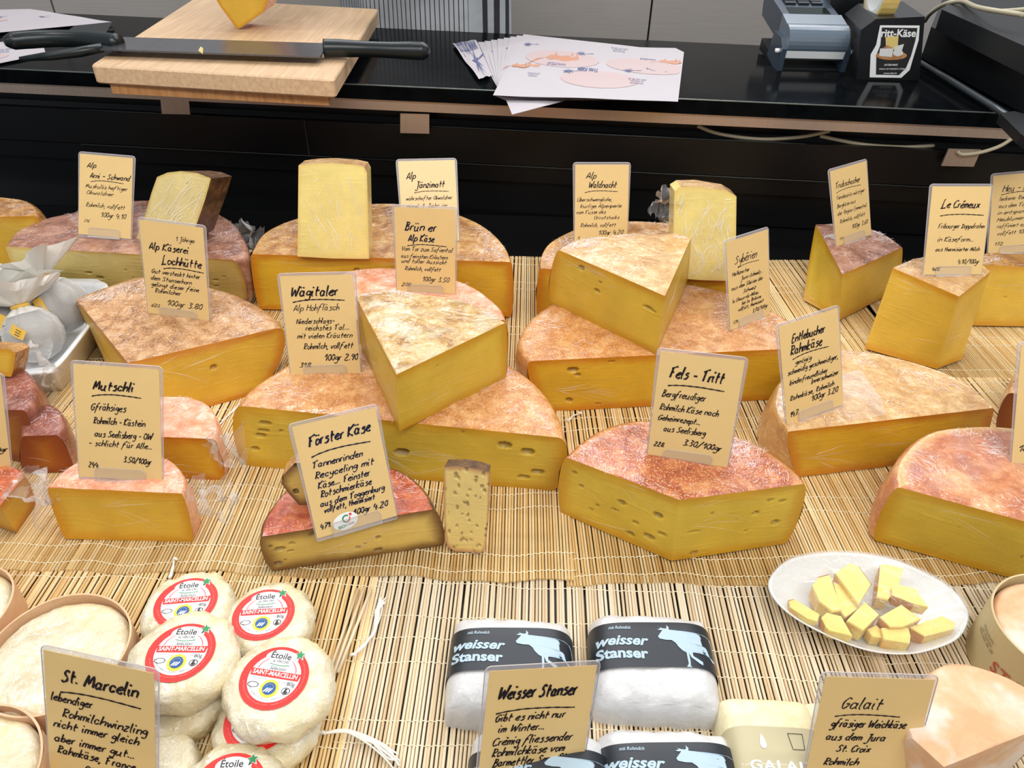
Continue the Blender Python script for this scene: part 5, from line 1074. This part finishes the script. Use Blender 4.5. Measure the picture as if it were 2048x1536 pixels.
# tassels of the mat cords
def tassel(label, pts, z, n=7, spread=.003, seed=0):
    rnd = random.Random(seed); mb = MB(); base = [P(x, y, z) for x, y in pts]
    for k in range(n):
        q = [b+np.array([rnd.uniform(-1, 1), rnd.uniform(-1, 1), rnd.uniform(0, .4)])*spread*(i/len(base)) for i, b in enumerate(base)]
        mb.tube(crom(q, 5), .0006, 0, 5)
    b = base[0]; mb.tube([b+np.array([-.001, .0, 0]), b+np.array([.001, .001, .0012]), b+np.array([.003, .0, 0])], .0012, 0, 6)
    tag(mb.done('cord_tassel', M['tassel']), label, 'tassel', 'cotton tassels of the mats')
tassel('white cotton tassel pointing up, between the round cheeses and the cow packs', [(703, 1312), (728, 1290), (748, 1262), (757, 1225), (767, 1200)], .005, 14, .0045, 1)
tassel('white cotton tassel lying towards the lower right, below the other one', [(643, 1468), (690, 1462), (735, 1480), (770, 1505), (800, 1526)], .005, 9, .006, 2)
tassel('white cotton tassel just behind the rearmost small round cheese', [(348, 1120), (345, 1138), (340, 1155)], .006, 8, .002, 3)
tassel('short white cord ends left of the central half wheel, beside the wide tan wedge', [(425, 866), (455, 832), (480, 810), (498, 797)], .004, 6, .004, 4)
tassel('tiny white cord end between the central and right orange half wheels', [(1158, 828), (1146, 832), (1136, 842)], .005, 4, .002, 5)
# spare loose sticks over the joint of the front mats
for k, (a, b) in enumerate((((716, 1178), (640, 1400)), ((728, 1176), (655, 1385)), ((742, 1178), (676, 1345)))):
    mb = MB(); mb.tube([P(*a, .003+.001*k), P(*b, .0045+.001*k)], .0013, 0, 7); tag(mb.done('loose_stick', M['stick_pale']), ('leftmost', 'middle', 'rightmost')[k]+' of three loose bamboo sticks lying across the joint of the two front mats', 'stick', 'loose sticks beside the upright tassel')

# ================================================================ tray with paper-wrapped balls
TR = [(-180, 563), (150, 557), (202, 562), (217, 578), (200, 622), (150, 692), (112, 735), (78, 747), (-170, 752)]
tr = thing('tray', 'white plastic tray with rounded corners at the left edge', 'tray', tuple(P(60, 650, 0)))
zt = .040; ol = crom([P(x, y, zt) for x, y in TR], 5, True); cc = np.mean(ol, axis=0); N = len(ol); V = []
pf = [(.74, -.038), (.84, -.036), (.97, -.004), (1.0, -.0015), (1.0, .0), (.985, .0006), (.885, -.0012), (.865, -.005), (.79, -.032), (.70, -.0345), (.0, -.0345)]
for q, z in pf: V += [np.array([cc[0]+(p[0]-cc[0])*q, cc[1]+(p[1]-cc[1])*q, zt+z]) for p in ol]
mk('tray_shell', V, [(k*N+i, k*N+(i+1) % N, (k+1)*N+(i+1) % N, (k+1)*N+i) for k in range(len(pf)-1) for i in range(N)], M['white'], tr, smooth=True)
M['ball'] = flat('grey_herb_cheese', srgb(128, 120, 110), .6, var=(60, .7))
M['tissue'] = flat('white_tissue_paper', srgb(226, 224, 218), .5, bump=(60, .5, .002), coat=.2)
M['tissue_thin'] = film_mat('thin_tissue', (.80, .79, .77, 1), .36, .35, .7, 50)
def wrapped_ball(label, px, py, z, r, lean, seed, tagpx, flare=1.):
    c = P(px, py, z); root = thing('wrapped_ball', label, 'cheese', (c[0], c[1], z-r), 'paper-wrapped cheese balls tied with yellow ribbon')
    na = 48; ax = np.array([lean[0], lean[1], 1.]); ax /= np.linalg.norm(ax); e1 = np.cross(ax, [0, 1, 0]); e1 /= np.linalg.norm(e1); e2 = np.cross(ax, e1)
    V = []
    for k in range(9):
        th = math.pi*k/8
        for i in range(24): a = 2*math.pi*i/24; V.append(c+r*.95*(ax*math.cos(th)+(e1*math.cos(a)+e2*math.sin(a))*math.sin(th)))
    mk('cheese_ball', V, [(k*24+i, k*24+(i+1) % 24, (k+1)*24+(i+1) % 24, (k+1)*24+i) for k in range(8) for i in range(24)], M['ball'], root, smooth=True)
    lv = [(.25, -.97, 0), (.65, -.78, .04), (.92, -.4, .06), (1.02, .0, .09), (.94, .45, .13), (.64, .85, .2), (.26, 1.12, .2), (.22, 1.2, .1), (.46, 1.4, .3), (.85, 1.65, .45), (1.15, 1.95, .55)]
    V = []
    for q, h, pl in lv:
        for i in range(na):
            a = 2*math.pi*i/na; m = 1+pl*math.sin(a*7+seed)*.55+pl*.9*mn.noise(Vector((math.cos(a)*2.5+seed, math.sin(a)*2.5, h))); hh = h+(pl*.55*mn.noise(Vector((a*2.2, seed, 3))) if h > 1.3 else 0)
            q2 = q*(flare if h > 1.3 else 1)
            V.append(c+r*(ax*hh+(e1*math.cos(a)+e2*math.sin(a))*q2*m*1.02))
    nl = len(lv)
    mk('tissue_wrap', V[:6*na], [(k*na+i, k*na+(i+1) % na, (k+1)*na+(i+1) % na, (k+1)*na+i) for k in range(5) for i in range(na)], M['tissue_thin'], root, smooth=True)
    mk('tissue_ruffle', V[5*na:], [(k*na+i, k*na+(i+1) % na, (k+1)*na+(i+1) % na, (k+1)*na+i) for k in range(nl-6) for i in range(na)], M['tissue'], root)
    mb = MB(); kn = c+ax*r*1.15; mb.tube([kn+r*.27*(e1*math.cos(t)+e2*math.sin(t)) for t in np.linspace(0, 2*math.pi, 16)], .0022, 0, 6); mb.done('yellow_ribbon', M['yellow_paper'], root)
    A, B, w_ = tagpx; yv = c[1]-r*.75; a, b = PY(*A, yv-.002), PY(*B, yv-.010); d = b-a; L = np.linalg.norm(d); d /= L; sd = np.cross(d, [0, -1, .5]); sd /= np.linalg.norm(sd); nn_ = np.cross(sd, d); nn_ *= (1 if nn_[1] < 0 else -1)
    mb = MB(); m_ = 6
    mb.add([a+d*L*i/m_+sd*w_*sg+nn_*.003*math.sin(i/m_*3) for i in range(m_+1) for sg in (-.5, .5)], [(2*i, 2*i+1, 2*i+3, 2*i+2) for i in range(m_)]); tg = mb.done('ribbon_tag', M['yellow_paper'], root)
    mb = MB()
    for q in (-.25, 0, .25):
        o_ = [a+d*L*t+sd*w_*q+nn_*(.003*math.sin(t*3)+.0006) for t in (.5, .65, .8)]; mb.tube(o_, .00035, 0, 4)
    mb.done('tag_print', M['print_black'], tg)
    return root
wrapped_ball('tissue-wrapped ball with yellow ribbon, rear right in the tray', 122, 612, .046, .031, (-.55, .35), 2, ((72, 598), (112, 650), .011), 1.25)
wrapped_ball('tissue-wrapped ball with yellow ribbon, nearest in the tray', 66, 672, .040, .030, (-.35, .45), 5, ((22, 655), (50, 672), .011), 1.2)
wrapped_ball('tissue-wrapped ball at the left edge, yellow ribbon with dark letters hanging down', -12, 640, .044, .031, (.1, .5), 8, ((10, 632), (-2, 690), .013), 1.3)
mb = MB(); yv = P(-12, 640, .044)[1]-.042; put(mb, 'aurorel', lambda x, y: PY(4+x, 668-y, yv), 0, 0, 34, 0, 13, rot=1.35)
bl = [o for o in bpy.data.objects if o.get('label', '').startswith('tissue-wrapped ball at the left edge')][0]
mb.done('tag_lettering', M['print_black'], bl)

# ================================================================ on the worktop
ZB = .238
blk = thing('wooden_block', 'orange bamboo block under the cutting board, jutting over the worktop edge', 'block', tuple(P(430, 180, ZT)))
a, b = P(219, 166, .2145), P(656, 190, .2145); dv = np.array([.19, .42, 0]); dv = P(383, -2, ZB)-P(180, 131, ZB); dv[2] = 0
mb = MB(); mb.prism([a, b, b+dv*.9, a+dv*.9], (0, 0, -.0140)); mb.done('block', M['bamboo_dark'], blk)
brd = thing('cutting_board', 'thick pale bamboo cutting board on the worktop, cheese knife lying across it', 'cutting board', tuple(P(430, 100, .2145)))
def rounded(poly, r, n=4):
    out = []; m = len(poly)
    for i in range(m):
        p0, p, p1 = [np.array(poly[j % m], float) for j in (i-1, i, i+1)]
        u, v = (p0-p)/np.linalg.norm(p0-p), (p1-p)/np.linalg.norm(p1-p); a_, b_ = p+u*r, p+v*r
        for k in range(n+1): t = k/n; out.append(a_*(1-t)**2+p*2*t*(1-t)+b_*t*t)
    return out
bp = [P(180, 131, ZB), P(668, 160, ZB), P(757, 18, ZB), P(388, -3, ZB)]
bp = rounded(bp, .008); cb = np.mean(bp, axis=0); mb = MB(); n = len(bp); bp = np.array(bp)
mb.add(np.r_[cb+(bp-cb)*.992, bp-[0, 0, .002], bp-[0, 0, .0215], cb+(bp-cb)*.992-[0, 0, .0235]], [list(range(n))]+[(k*n+i, k*n+(i+1) % n, (k+1)*n+(i+1) % n, (k+1)*n+i) for k in range(3) for i in range(n)]+[list(range(3*n, 4*n))[::-1]])
mb.done('board', M['bamboo'], brd)
kn = thing('cheese_knife', 'long two-handled cheese knife lying across the cutting board', 'knife', tuple(P(430, 90, ZB)))
zk = .250
bl_ = [P(220, 73, zk), P(645, 86, zk), P(650, 97, zk), P(640, 113, zk), P(200, 98, zk), P(188, 94, zk)]
mb = MB(); mb.prism(bl_, (0, 0, -.0022)); mb.tube([P(192, 98, zk-.001), P(640, 114, zk-.001)], .0007, 1, 5); mb.done('blade', [M['blade'], flat('bright_cutting_edge', srgb(190, 186, 176), .3, metal=.5)], kn)
for pts, rr in (([(236, 86), (205, 82), (160, 78), (110, 77), (60, 79), (25, 82), (8, 84)], [.0125, .0125, .0118, .0118, .0124, .0118, .005]), ([(648, 97), (680, 97), (730, 98), (780, 100), (820, 101), (846, 102), (858, 103)], [.013, .0125, .0108, .0112, .0125, .0125, .005])):
    q = crom([P(x, y, zk+.002) for x, y in pts], 5); r_ = np.interp(np.linspace(0, 1, len(q)), np.linspace(0, 1, len(rr)), rr); mb = MB(); mb.tube(q, r_, 0, 12); mb.done('handle', M['handle'], kn)
mb = MB(); mb.tube([P(205, 95, zk), P(160, 104, zk-.004), P(100, 112, zk-.008), P(40, 118, zk-.012)], [.006, .007, .006, .003], 0, 8); mb.done('folded_dark_sheet', M['handle'], kn)  # added tube standing for a dark sheet folded beside the handle
mb = MB(); q = [P(x, y, zk+.001) for x, y in ((397, 103), (402, 95), (407, 99), (406, 109))]; mb.prism(q, (0, 0, .0015)); tag(mb.done('cheese_crumb', M['p_butter']), 'small white cheese crumb on the knife blade', 'crumb')
r = thing('cheese_piece', 'yellow wedge held point down on the cutting board at the top edge', 'cheese', tuple(P(476, 57, ZB)))
slab(r, [(405, -60), (433, 0), (440, 12), (470, 53), (477, 58), (484, 54), (527, 24), (545, -20), (560, -80), (480, -110)], (477, 58), ZB+.001, .05, [M['p_gold2'], M['r_pink']], yaw=-.1, lean=-.05, rind_edges=(0, 1, 2, 3, 4, 5, 6, 7, 8, 9), holes=0, seed=51)

# papers: printed wrapping sheets
M['sheet'] = flat('wrapping_paper', srgb(192, 185, 189), .45, coat=.15)
M['p_brown'] = flat('terracotta_print', srgb(196, 138, 108), .5); M['p_pinkish'] = flat('pale_pink_wash', srgb(194, 172, 170), .5); M['p_indigo'] = flat('indigo_print', srgb(92, 98, 140), .5)
def sheet(label, quad, z, prints, seed, n=14, sag=.001, group='printed wrapping sheets', name='wrapping_sheet'):
    q = [P(x, y, z) for x, y in quad]; root = thing(name, label, 'paper', tuple(np.mean(q, axis=0)), group)
    def fn(u, v, d=0.):
        p = (q[3]*(1-u)+q[2]*u)*(1-v)+(q[0]*(1-u)+q[1]*u)*v; return p+np.array([0, 0, d+sag*mn.noise(Vector((u*3+seed*3, v*3, 0)))])
    V = [fn(i/n, j/n) for i in range(n+1) for j in range(n+1)]; ids = lambda i, j: i*(n+1)+j
    V += [p-np.array([0, 0, .0003]) for p in V]; K = (n+1)**2
    Fc = [(ids(i, j), ids(i+1, j), ids(i+1, j+1), ids(i, j+1)) for i in range(n) for j in range(n)]; Fc += [tuple(K+k for k in f)[::-1] for f in Fc]
    mk('sheet', V, Fc, M['sheet'], root)
    if prints:
        mb = MB(); rnd = random.Random(seed); f = lambda x, y: fn(x, y, .0007)
        for (kd, x, y, s) in prints:
            if kd == 'cow':
                for (pp, m_) in (([(0, 0), (.3, .25), (.7, .3), (1.2, .22), (1.7, .35), (2.1, .2), (2.5, .35), (2.7, .1), (2.4, -.1), (2.0, -.25), (1.4, -.2), (.8, -.1), (.4, -.15)], 0), ([(1.9, .3), (2.0, .75), (2.15, .35)], 0), ([(2.3, .32), (2.5, .7), (2.5, .3)], 0), ([(.6, .25), (.7, .6), (.85, .28)], 0), ([(.0, 0), (-.6, -.25), (-1.3, -.7), (-.7, -.15)], 0)):
                    mb.add([f(x+a_*s, y+b_*s*2.6) for a_, b_ in pp], [list(range(len(pp)))], m_)
            elif kd == 'flower':
                for k in range(9):
                    a = k*2*math.pi/9+.3; L = s*(.8+.4*rnd.random()); mb.add([f(x+.12*L*math.sin(a), y-.12*L*math.cos(a)*2.2), f(x+L*math.cos(a), y+L*math.sin(a)*1.6), f(x-.12*L*math.sin(a), y+.12*L*math.cos(a)*2.2)], [(0, 1, 2)], 1)
                mb.add([f(x, y), f(x+s*2.2, y+s*.8), f(x+s*2.2, y+s*.55)], [(0, 1, 2)], 1)
            elif kd == 'wash': mb.add([fn(min(.99, max(.01, x+s*math.cos(t)*1.6)), y+s*math.sin(t), .0004) for t in np.linspace(0, 2*math.pi, 18)[:-1]], [list(range(17))], 2)
            else: put(mb, kd, f, x, y, s, 1, rot=math.pi, height=s*(.9 if kd == 'viadukt' else .55))
        mb.done('print', [M['p_brown'], M['p_indigo'], M['p_pinkish']], root)
    return root
for k in range(9):
    t = k/8; A = (900+58*t, 96-26*t); z = .2012+.0009*k
    quad = [(943+13*k, 86-2.2*k), (1352+2*k, 96+1*k), (1340+2*k, 200+.4*k), (1010-3*k, 200-1.2*k)]
    sheet(['lowest', 'second lowest', 'third lowest', 'fourth', 'fifth', 'sixth', 'third from top', 'second from top', 'topmost'][k]+' printed sheet of the fanned stack right of the board', quad, z,
          [('wash', .3, .6, .14), ('wash', .8, .6, .15), ('wash', .55, .3, .14), ('cow', .20, .60, .075), ('cow', .02, .42, .04), ('flower', .40, .72, .034), ('flower', .36, .40, .034), ('flower', .70, .48, .034), ('flower', .06, .8, .03), ('tritt', .47, .45, .12), ('tritt', .86, .55, .12), ('url', .28, .50, .11), ('url', .8, .74, .09), ('viadukt', .62, .88, .1), ('viadukt', .76, .3, .1), ('viadukt', .17, .3, .07), ('cow', .86, .72, .05)] if k == 8 else [('flower', .06, .8, .02), ('cow', .12, .45, .03), ('viadukt', .05, .3, .05)], 3+k)
sheet('white sheet poking out below the fanned stack over the worktop edge', [(1000, 170), (1210, 150), (1172, 190), (1024, 229)], .2006, [], 20)
sheet('folded-over sheet at the left end of the fanned stack', [(905, 86), (952, 80), (985, 150), (958, 158)], .2050, [('url', .5, .8, .8), ('flower', .5, .4, .25)], 21, sag=.003)
for k, (quad, z, pr) in enumerate((([(-190, 22), (85, 22), (228, 50), (190, 78), (-190, 72)][0:1]+[(60, 18), (226, 44), (-120, 76)], .205, [('flower', .55, .6, .03), ('flower', .8, .5, .03), ('viadukt', .3, .3, .1), ('wash', .4, .5, .1)]), ([(-150, 95), (82, 78), (92, 108), (-120, 150)], .203, [('viadukt', .6, .5, .2), ('cow', .75, .8, .04), ('wash', .5, .3, .1)]))):
    sheet(('upper printed sheet left of the knife handle', 'lower printed sheet under the knife handle at the left edge')[k], quad, z, pr, 30+k, group='printed wrapping sheets on the left')
mb = MB(); q = [P(150, 52, .207), P(226, 44, .207), P(212, 66, .207), P(120, 72, .207)]; mb.prism(q, (0, 0, .0006)); tag(mb.done('black_sheet', M['black_matte']), 'black glossy sheet corner lying on the left wrapping sheets', 'paper')

# card terminal
def loc_fn(origin_, yaw, pitch, roll=0.):
    Rm = np.array((Matrix.Rotation(yaw, 3, 'Z')@Matrix.Rotation(pitch, 3, 'X')@Matrix.Rotation(roll, 3, 'Y'))); o_ = np.array(origin_); return lambda x, y, z: o_+Rm@np.array([x, y, z])
M['term'] = flat('dark_blue_grey_plastic', srgb(52, 66, 80), .3, coat=.3); M['term_light'] = flat('grey_blue_shell', srgb(96, 110, 124), .25, coat=.4); M['screen'] = flat('dark_screen', srgb(14, 26, 24), .1)
po = P(1616, 138, ZT); tm = thing('card_terminal', 'blue-grey payment terminal with coloured keys, lying in its dock on the worktop', 'card terminal', tuple(po))
_lf = loc_fn(po+np.array([.0, .012, .034]), .0, .16); f = lambda x, y, z: _lf(x*1.12, y*1.0, z*1.05)
def prof_prism(mb, prof_, x0, x1, m=0, sm=True):
    k = len(prof_); mb.add([f(x, y, z) for x in (x0, x1) for y, z in prof_], [list(range(k))[::-1], list(range(k, 2*k))]+[(i, (i+1) % k, k+(i+1) % k, k+i) for i in range(k)], m, False)
mb = MB(); prof_prism(mb, [(-.012, .004), (.0, .026), (.02, .032), (.135, .032), (.155, .026), (.160, .012), (.150, -.006), (.02, -.006)], -.041, .041); mb.done('body', M['term'], tm)
hc = [(-.006+.026*math.cos(t), .010+.022*math.sin(t)) for t in np.linspace(math.pi*.42, math.pi*1.15, 10)]
mb = MB(); prof_prism(mb, [(.035, .034)]+hc+[(.03, .0)], -.043, .043); mb.done('printer_cover', M['term_light'], tm)
mb = MB(); prof_prism(mb, [(-.030, .0015), (-.028, -.010), (-.016, -.017), (.03, -.016), (.03, .0)], -.042, .042); mb.done('white_underside', M['white'], tm)
for sx in (-1, 1):
    mb = MB(); prof_prism(mb, [(-.034, -.034), (-.030, .004), (-.010, .014), (.03, .010), (.04, -.03)], sx*.046-.0035, sx*.046+.0035); mb.done('dock_cheek', M['term'], tm)
    mb = MB(); mb.tube([f(sx*.049, -.02, -.002), f(sx*.056, -.02, -.002)], .0035, 0, 8); mb.done('white_pin', M['white'], tm)
mb = MB(); prof_prism(mb, [(-.026, -.034), (-.024, -.026), (.10, -.026), (.10, -.044), (.0, -.036)], -.046, .046); mb.done('dock_base', M['black_matte'], tm)
mb = MB(); mb.add([f(x, y, .0325) for x, y in ((-.030, .03), (.030, .03), (.030, .072), (-.030, .072))], [(0, 1, 2, 3)]); mb.done('screen', M['screen'], tm)
mk_ = flat('black_key', srgb(26, 30, 34), .35)
for j in range(5):
    for i in range(3):
        mm = mk_ if j else (M['print_green'], M['print_yellow'], M['print_red'])[i]
        y_ = .142-.0 if j == 0 else .136-.012*j
        V = [f(-.020+.020*i+dx, y_+dy, .0325+dz) for dz in (0, .0025) for dx, dy in ((-.008, -.004), (.008, -.004), (.008, .004), (-.008, .004))]
        mk('key', V, [(0, 1, 2, 3), (4, 5, 6, 7), (0, 1, 5, 4), (1, 2, 6, 5), (2, 3, 7, 6), (3, 0, 4, 7)], mm, tm)
# black stand with sticker
bx = thing('black_stand', 'glossy black box stand with a torn square sticker, right of the terminal', 'stand', tuple(P(1785, 165, ZT)))
b0 = P(1785, 160, ZT); yb = b0[1]
q = [PY(x, y, yb) for x, y in ((1712, 164), (1838, 168), (1850, 33), (1752, 38), (1722, 60))]
mb = MB(); mb.prism(q, (0.02, .13, 0)); mb.done('stand_body', M['black_matte'], bx)
q = [PY(x, y, yb+.16) for x, y in ((1690, 110), (1770, 112), (1770, 15), (1740, -20), (1660, -20), (1662, 40))]; mb = MB(); mb.prism(q, (.02, .10, 0)); mb.done('stand_side', M['black_matte'], bx)
st = [(1760, 50.6), (1839, 51), (1837, 80), (1826, 116), (1819, 140), (1802, 155.5), (1739, 154.5), (1741, 109), (1752, 90)]
mb = MB(); mb.prism([PY(x, y, yb-.001) for x, y in st], (0, -.0006, 0)); sk = mb.done('sticker', M['print_white'], bx)
mb = MB(); F3 = lambda d: (lambda x, y: PY(x, y, yb-.0022-d))
mb.add([F3(0)(x, y) for x, y in ((1764, 55), (1835, 56), (1831, 80), (1822, 112), (1812, 136), (1798, 150), (1752, 149), (1753, 110), (1761, 90))], [list(range(9))], 0)
g = lambda cx, cy: (lambda x, y: F3(.0004)(cx+x, cy-y))
put(mb, 'kaese', g(1796, 67), 0, 0, 70, 1, 16); put(mb, 'markt', g(1782, 130), 0, 0, 28, 1, 4); put(mb, 'halle', g(1786, 138), 0, 0, 56, 1, 3.5); put(mb, 'url', g(1780, 146.5), 0, 0, 26, 1, 3.5)
mb.add([F3(.0004)(1783+31*math.cos(t), 111+9*math.sin(t)) for t in np.linspace(0, 6.28, 22)[:-1]], [list(range(21))], 2)
for pl, m_ in (([(1771, 74), (1797, 72), (1795, 100), (1772, 96)], 3), ([(1760, 97), (1787, 97), (1784, 114), (1758, 112)], 4), ([(1763, 97), (1775, 90), (1788, 97)], 5), ([(1788, 93), (1808, 88), (1803, 104), (1788, 104)], 4), ([(1786, 104), (1795, 99), (1806, 103), (1806, 109), (1796, 113), (1787, 110)], 4)): mb.add([F3(.0007)(x, y) for x, y in pl], [list(range(len(pl)))], m_)
mb.done('sticker_print', [M['print_black'], M['print_white'], M['bamboo_dark'], M['p_butter'], M['porcelain'], M['r_mauve']], sk)
tp = thing('tape_roll', 'roll of brown packing tape behind glassy plastic on the black stand, top edge', 'tape', tuple(P(1770, 25, .30)))
c0 = PY(1762, 2, yb+.06); mb = MB(); ns = 30
for (r0, r1, m_) in ((.040, .034, 0), (.034, .026, 1)):
    mb.add([c0+np.array([x_, r_*math.cos(t), .012+r_*math.sin(t)]) for r_ in (r0, r1) for x_ in (-.012, .012) for t in np.linspace(0, 2*math.pi, ns+1)[:-1]], [(a*ns+i, a*ns+(i+1) % ns, b*ns+(i+1) % ns, b*ns+i) for a, b in ((0, 1), (2, 3), (0, 2), (1, 3)) for i in range(ns)], m_)
mb.done('tape', [M['p_cream'], M['porcelain']], tp)
# till body at the right edge
tl = thing('till', 'large black counter scale body cut off by the right edge of the picture', 'scale', tuple(P(2000, 150, ZT)))
mb = MB(); q = [P(1842, 116, ZT+.002), P(2055, 232, ZT+.002), P(2260, 235, ZT+.002), P(2200, 20, ZT+.002), P(1880, 20, ZT+.002)]; mb.prism(q, (0, 0, .05)); mb.done('body', M['black_matte'], tl)
mb = MB(); mb.tube([P(1826, 118, .21), P(1900, 160, .21), P(1990, 215, .21), P(2060, 262, .21)], .005, 0, 8); mb.done('edge_bar', flat('grey_bar', srgb(72, 78, 82), .25, metal=.4), tl)
mb = MB(); q = [P(2000, 226, .23), P(2030, 222, .23), P(2120, 250, .23), P(2130, 330, .23), P(2042, 268, .23)]; mb.prism(q, (0, 0, -.012)); mb.done('tray_corner', M['black_matte'], tl)
mb = MB(); q = [P(1870, 60, .262), P(2048, 150, .262), P(2150, 140, .262), P(2100, 30, .262), P(1900, 30, .262)]; mb.prism(q, (0, 0, .03)); mb.done('raised_top', M['black_matte'], tl)
cab = flat('beige_cable', srgb(178, 168, 142), .4)
for lab, pts, zz in (('beige cable arching over the black stand at the top right', [(1850, 42, .25), (1862, 26, .27), (1890, 8, .29), (1925, 3, .30), (1960, 16, .31), (2048, 30, .315)], .0035), ('second beige cable running off at the top right corner', [(1900, -8, .29), (1950, 12, .30), (1990, 22, .31), (2060, 18, .32)], .003)):
    mb = MB(); mb.tube(crom([P(*q) for q in pts], 6), zz, 0, 8); tag(mb.done('cable', cab), lab, 'cable', 'beige cables at the counter')
yc = along(.4, .012)[1]
for lab, pts in (('beige cable sagging below the metal rail at the right end', [(2031, 272), (2000, 292), (1960, 305), (1925, 309), (1915, 303)]), ('dim cable sagging under the worktop, middle', [(1395, 252), (1440, 268), (1520, 278), (1600, 274), (1660, 262)]), ('dim cable under the worktop left of the right bracket', [(1640, 272), (1720, 288), (1800, 294), (1868, 291)])):
    o_ = .003 if 'right end' in lab else .030
    mb = MB(); mb.tube(crom([PY(x, y, along(PY(x, y, 1.07)[0], o_)[1]) for x, y in pts], 6), .0028, 0, 8); tag(mb.done('cable', cab), lab, 'cable', 'beige cables at the counter')

# ================================================================ person behind the worktop
pr = thing('person', 'person in a grey and white striped apron standing behind the worktop', 'person', (-.2, 1.80, -.85))
ph = P(830, 45, .2); X0 = -.20; YP = 1.80
joints = [((X0, YP, .16), .15), ((X0, YP, .32), .145), ((X0, YP-.02, .50), .15), ((X0, YP-.04, .64), .10), ((X0, YP-.05, .72), .055), ((X0, YP-.08, .80), .085), ((X0, YP-.09, .90), .085),
          ((X0-.09, YP, .05), .10), ((X0-.10, YP, -.35), .065), ((X0-.10, YP+.02, -.78), .045), ((X0-.10, YP-.10, -.82), .035), ((X0+.09, YP, .05), .10), ((X0+.10, YP, -.35), .065), ((X0+.10, YP+.02, -.78), .045), ((X0+.10, YP-.10, -.82), .035),
          ((X0-.19, YP-.04, .60), .055), ((X0-.27, YP-.12, .40), .045), ((X0-.24, YP-.32, .355), .032), ((X0-.22, YP-.39, .35), .030), ((X0+.19, YP-.04, .60), .055), ((X0+.28, YP-.08, .38), .045), ((X0+.10, YP-.30, .36), .032), ((X0-.02, YP-.38, .352), .030)]
edges = [(0, 1), (1, 2), (2, 3), (3, 4), (4, 5), (5, 6), (0, 7), (7, 8), (8, 9), (9, 10), (0, 11), (11, 12), (12, 13), (13, 14), (3, 15), (15, 16), (16, 17), (17, 18), (3, 19), (19, 20), (20, 21), (21, 22)]
for hand in (18, 22):
    hx = np.array(joints[hand][0]); sgn = -1 if hand == 22 else 1
    for k in range(4):
        b = len(joints); x_ = -.027+.018*k
        joints += [((hx[0]+x_, hx[1]-.04, hx[2]-.005), .0095), ((hx[0]+x_*1.1, hx[1]-.07+.004*abs(k-1.5), hx[2]-.015), .0085), ((hx[0]+x_*1.05, hx[1]-.085+.006*abs(k-1.5), hx[2]-.035), .0075)]
        edges += [(hand, b), (b, b+1), (b+1, b+2)]
    b = len(joints); joints += [((hx[0]+sgn*.035, hx[1]-.02, hx[2]-.012), .011), ((hx[0]+sgn*.040, hx[1]-.05, hx[2]-.03), .009)]; edges += [(hand, b), (b, b+1)]
org = np.array([-.2, 1.80, -.85]); me = bpy.data.meshes.new('body'); me.from_pydata([tuple(np.array(j)-org) for j, _ in joints], edges, []); me.materials.append(flat('grey_clothes_and_skin', srgb(96, 92, 96), .8))
body = bpy.data.objects.new('body', me); link(body); body.parent = pr; body['_l'] = [0, 0, 0]
md = body.modifiers.new('skin', 'SKIN'); md2 = body.modifiers.new('sub', 'SUBSURF'); md2.levels = md2.render_levels = 2
for v, (_, r_) in zip(me.skin_vertices[0].data, joints): v.radius = (r_, r_*.85)
me.skin_vertices[0].data[0].use_root = True
# apron: draped sheet round the front of the body, woven stripes as colour
k = NT('striped_apron'); v = k.n('ShaderNodeAttribute', _attribute_name='across').outputs['Fac']
fine = k.math('FRACT', k.math('MULTIPLY', v, 46.0)); fs = k.math('LESS_THAN', fine, .2); fs = k.math('MULTIPLY', fs, k.math('LESS_THAN', v, .72))
wide = None
for a_, b_ in ((.80, .835), (.875, .91), (.945, .975)):
    s1 = k.math('MULTIPLY', k.math('GREATER_THAN', v, a_), k.math('LESS_THAN', v, b_)); wide = s1 if wide is None else k.math('ADD', wide, s1)
k.bsdf(Base__Color=k.mix(k.math('ADD', fs, wide, True), srgb(196, 200, 204), srgb(58, 56, 64)), Roughness=.8, Normal=k.bump(k.noise(12, k.coord(), 3), .5, .01)); M['apron'] = k.m
V = []; at_ = []; nx, nz_ = 90, 24
for i in range(nx+1):
    t = i/nx; a = math.radians(205+130*t)
    for j in range(nz_+1):
        h_ = j/nz_; z = -.42+h_*.86; rr = .205-.02*h_+.006*math.sin(t*26+h_*2)*(1-h_*.5)
        V.append((X0+.0+rr*.98*math.cos(a)*1.05, YP+.01+rr*math.sin(a), z)); at_.append(t)
mk('striped_apron', V, [(i*(nz_+1)+j, (i+1)*(nz_+1)+j, (i+1)*(nz_+1)+j+1, i*(nz_+1)+j+1) for i in range(nx) for j in range(nz_)], M['apron'], pr, smooth=True, attrs={'across': at_})
pl = thing('plate', 'white plate rim at the top edge of the picture, behind the cutting board', 'plate', tuple(P(640, -6, .235)))
c0 = P(640, -14, .235); na = 40; V = []
for q, z in ((.5, -.008), (.8, 0), (1, .006), (.97, .008), (.75, .002), (0, -.005)): V += [(c0[0]+.032*q*math.cos(2*math.pi*i/na), c0[1]+.032*q*math.sin(2*math.pi*i/na), c0[2]+z) for i in range(na)]
mk('plate_shell', V, [(k_*na+i, k_*na+(i+1) % na, (k_+1)*na+(i+1) % na, (k_+1)*na+i) for k_ in range(5) for i in range(na)], M['white'], pl, smooth=True)
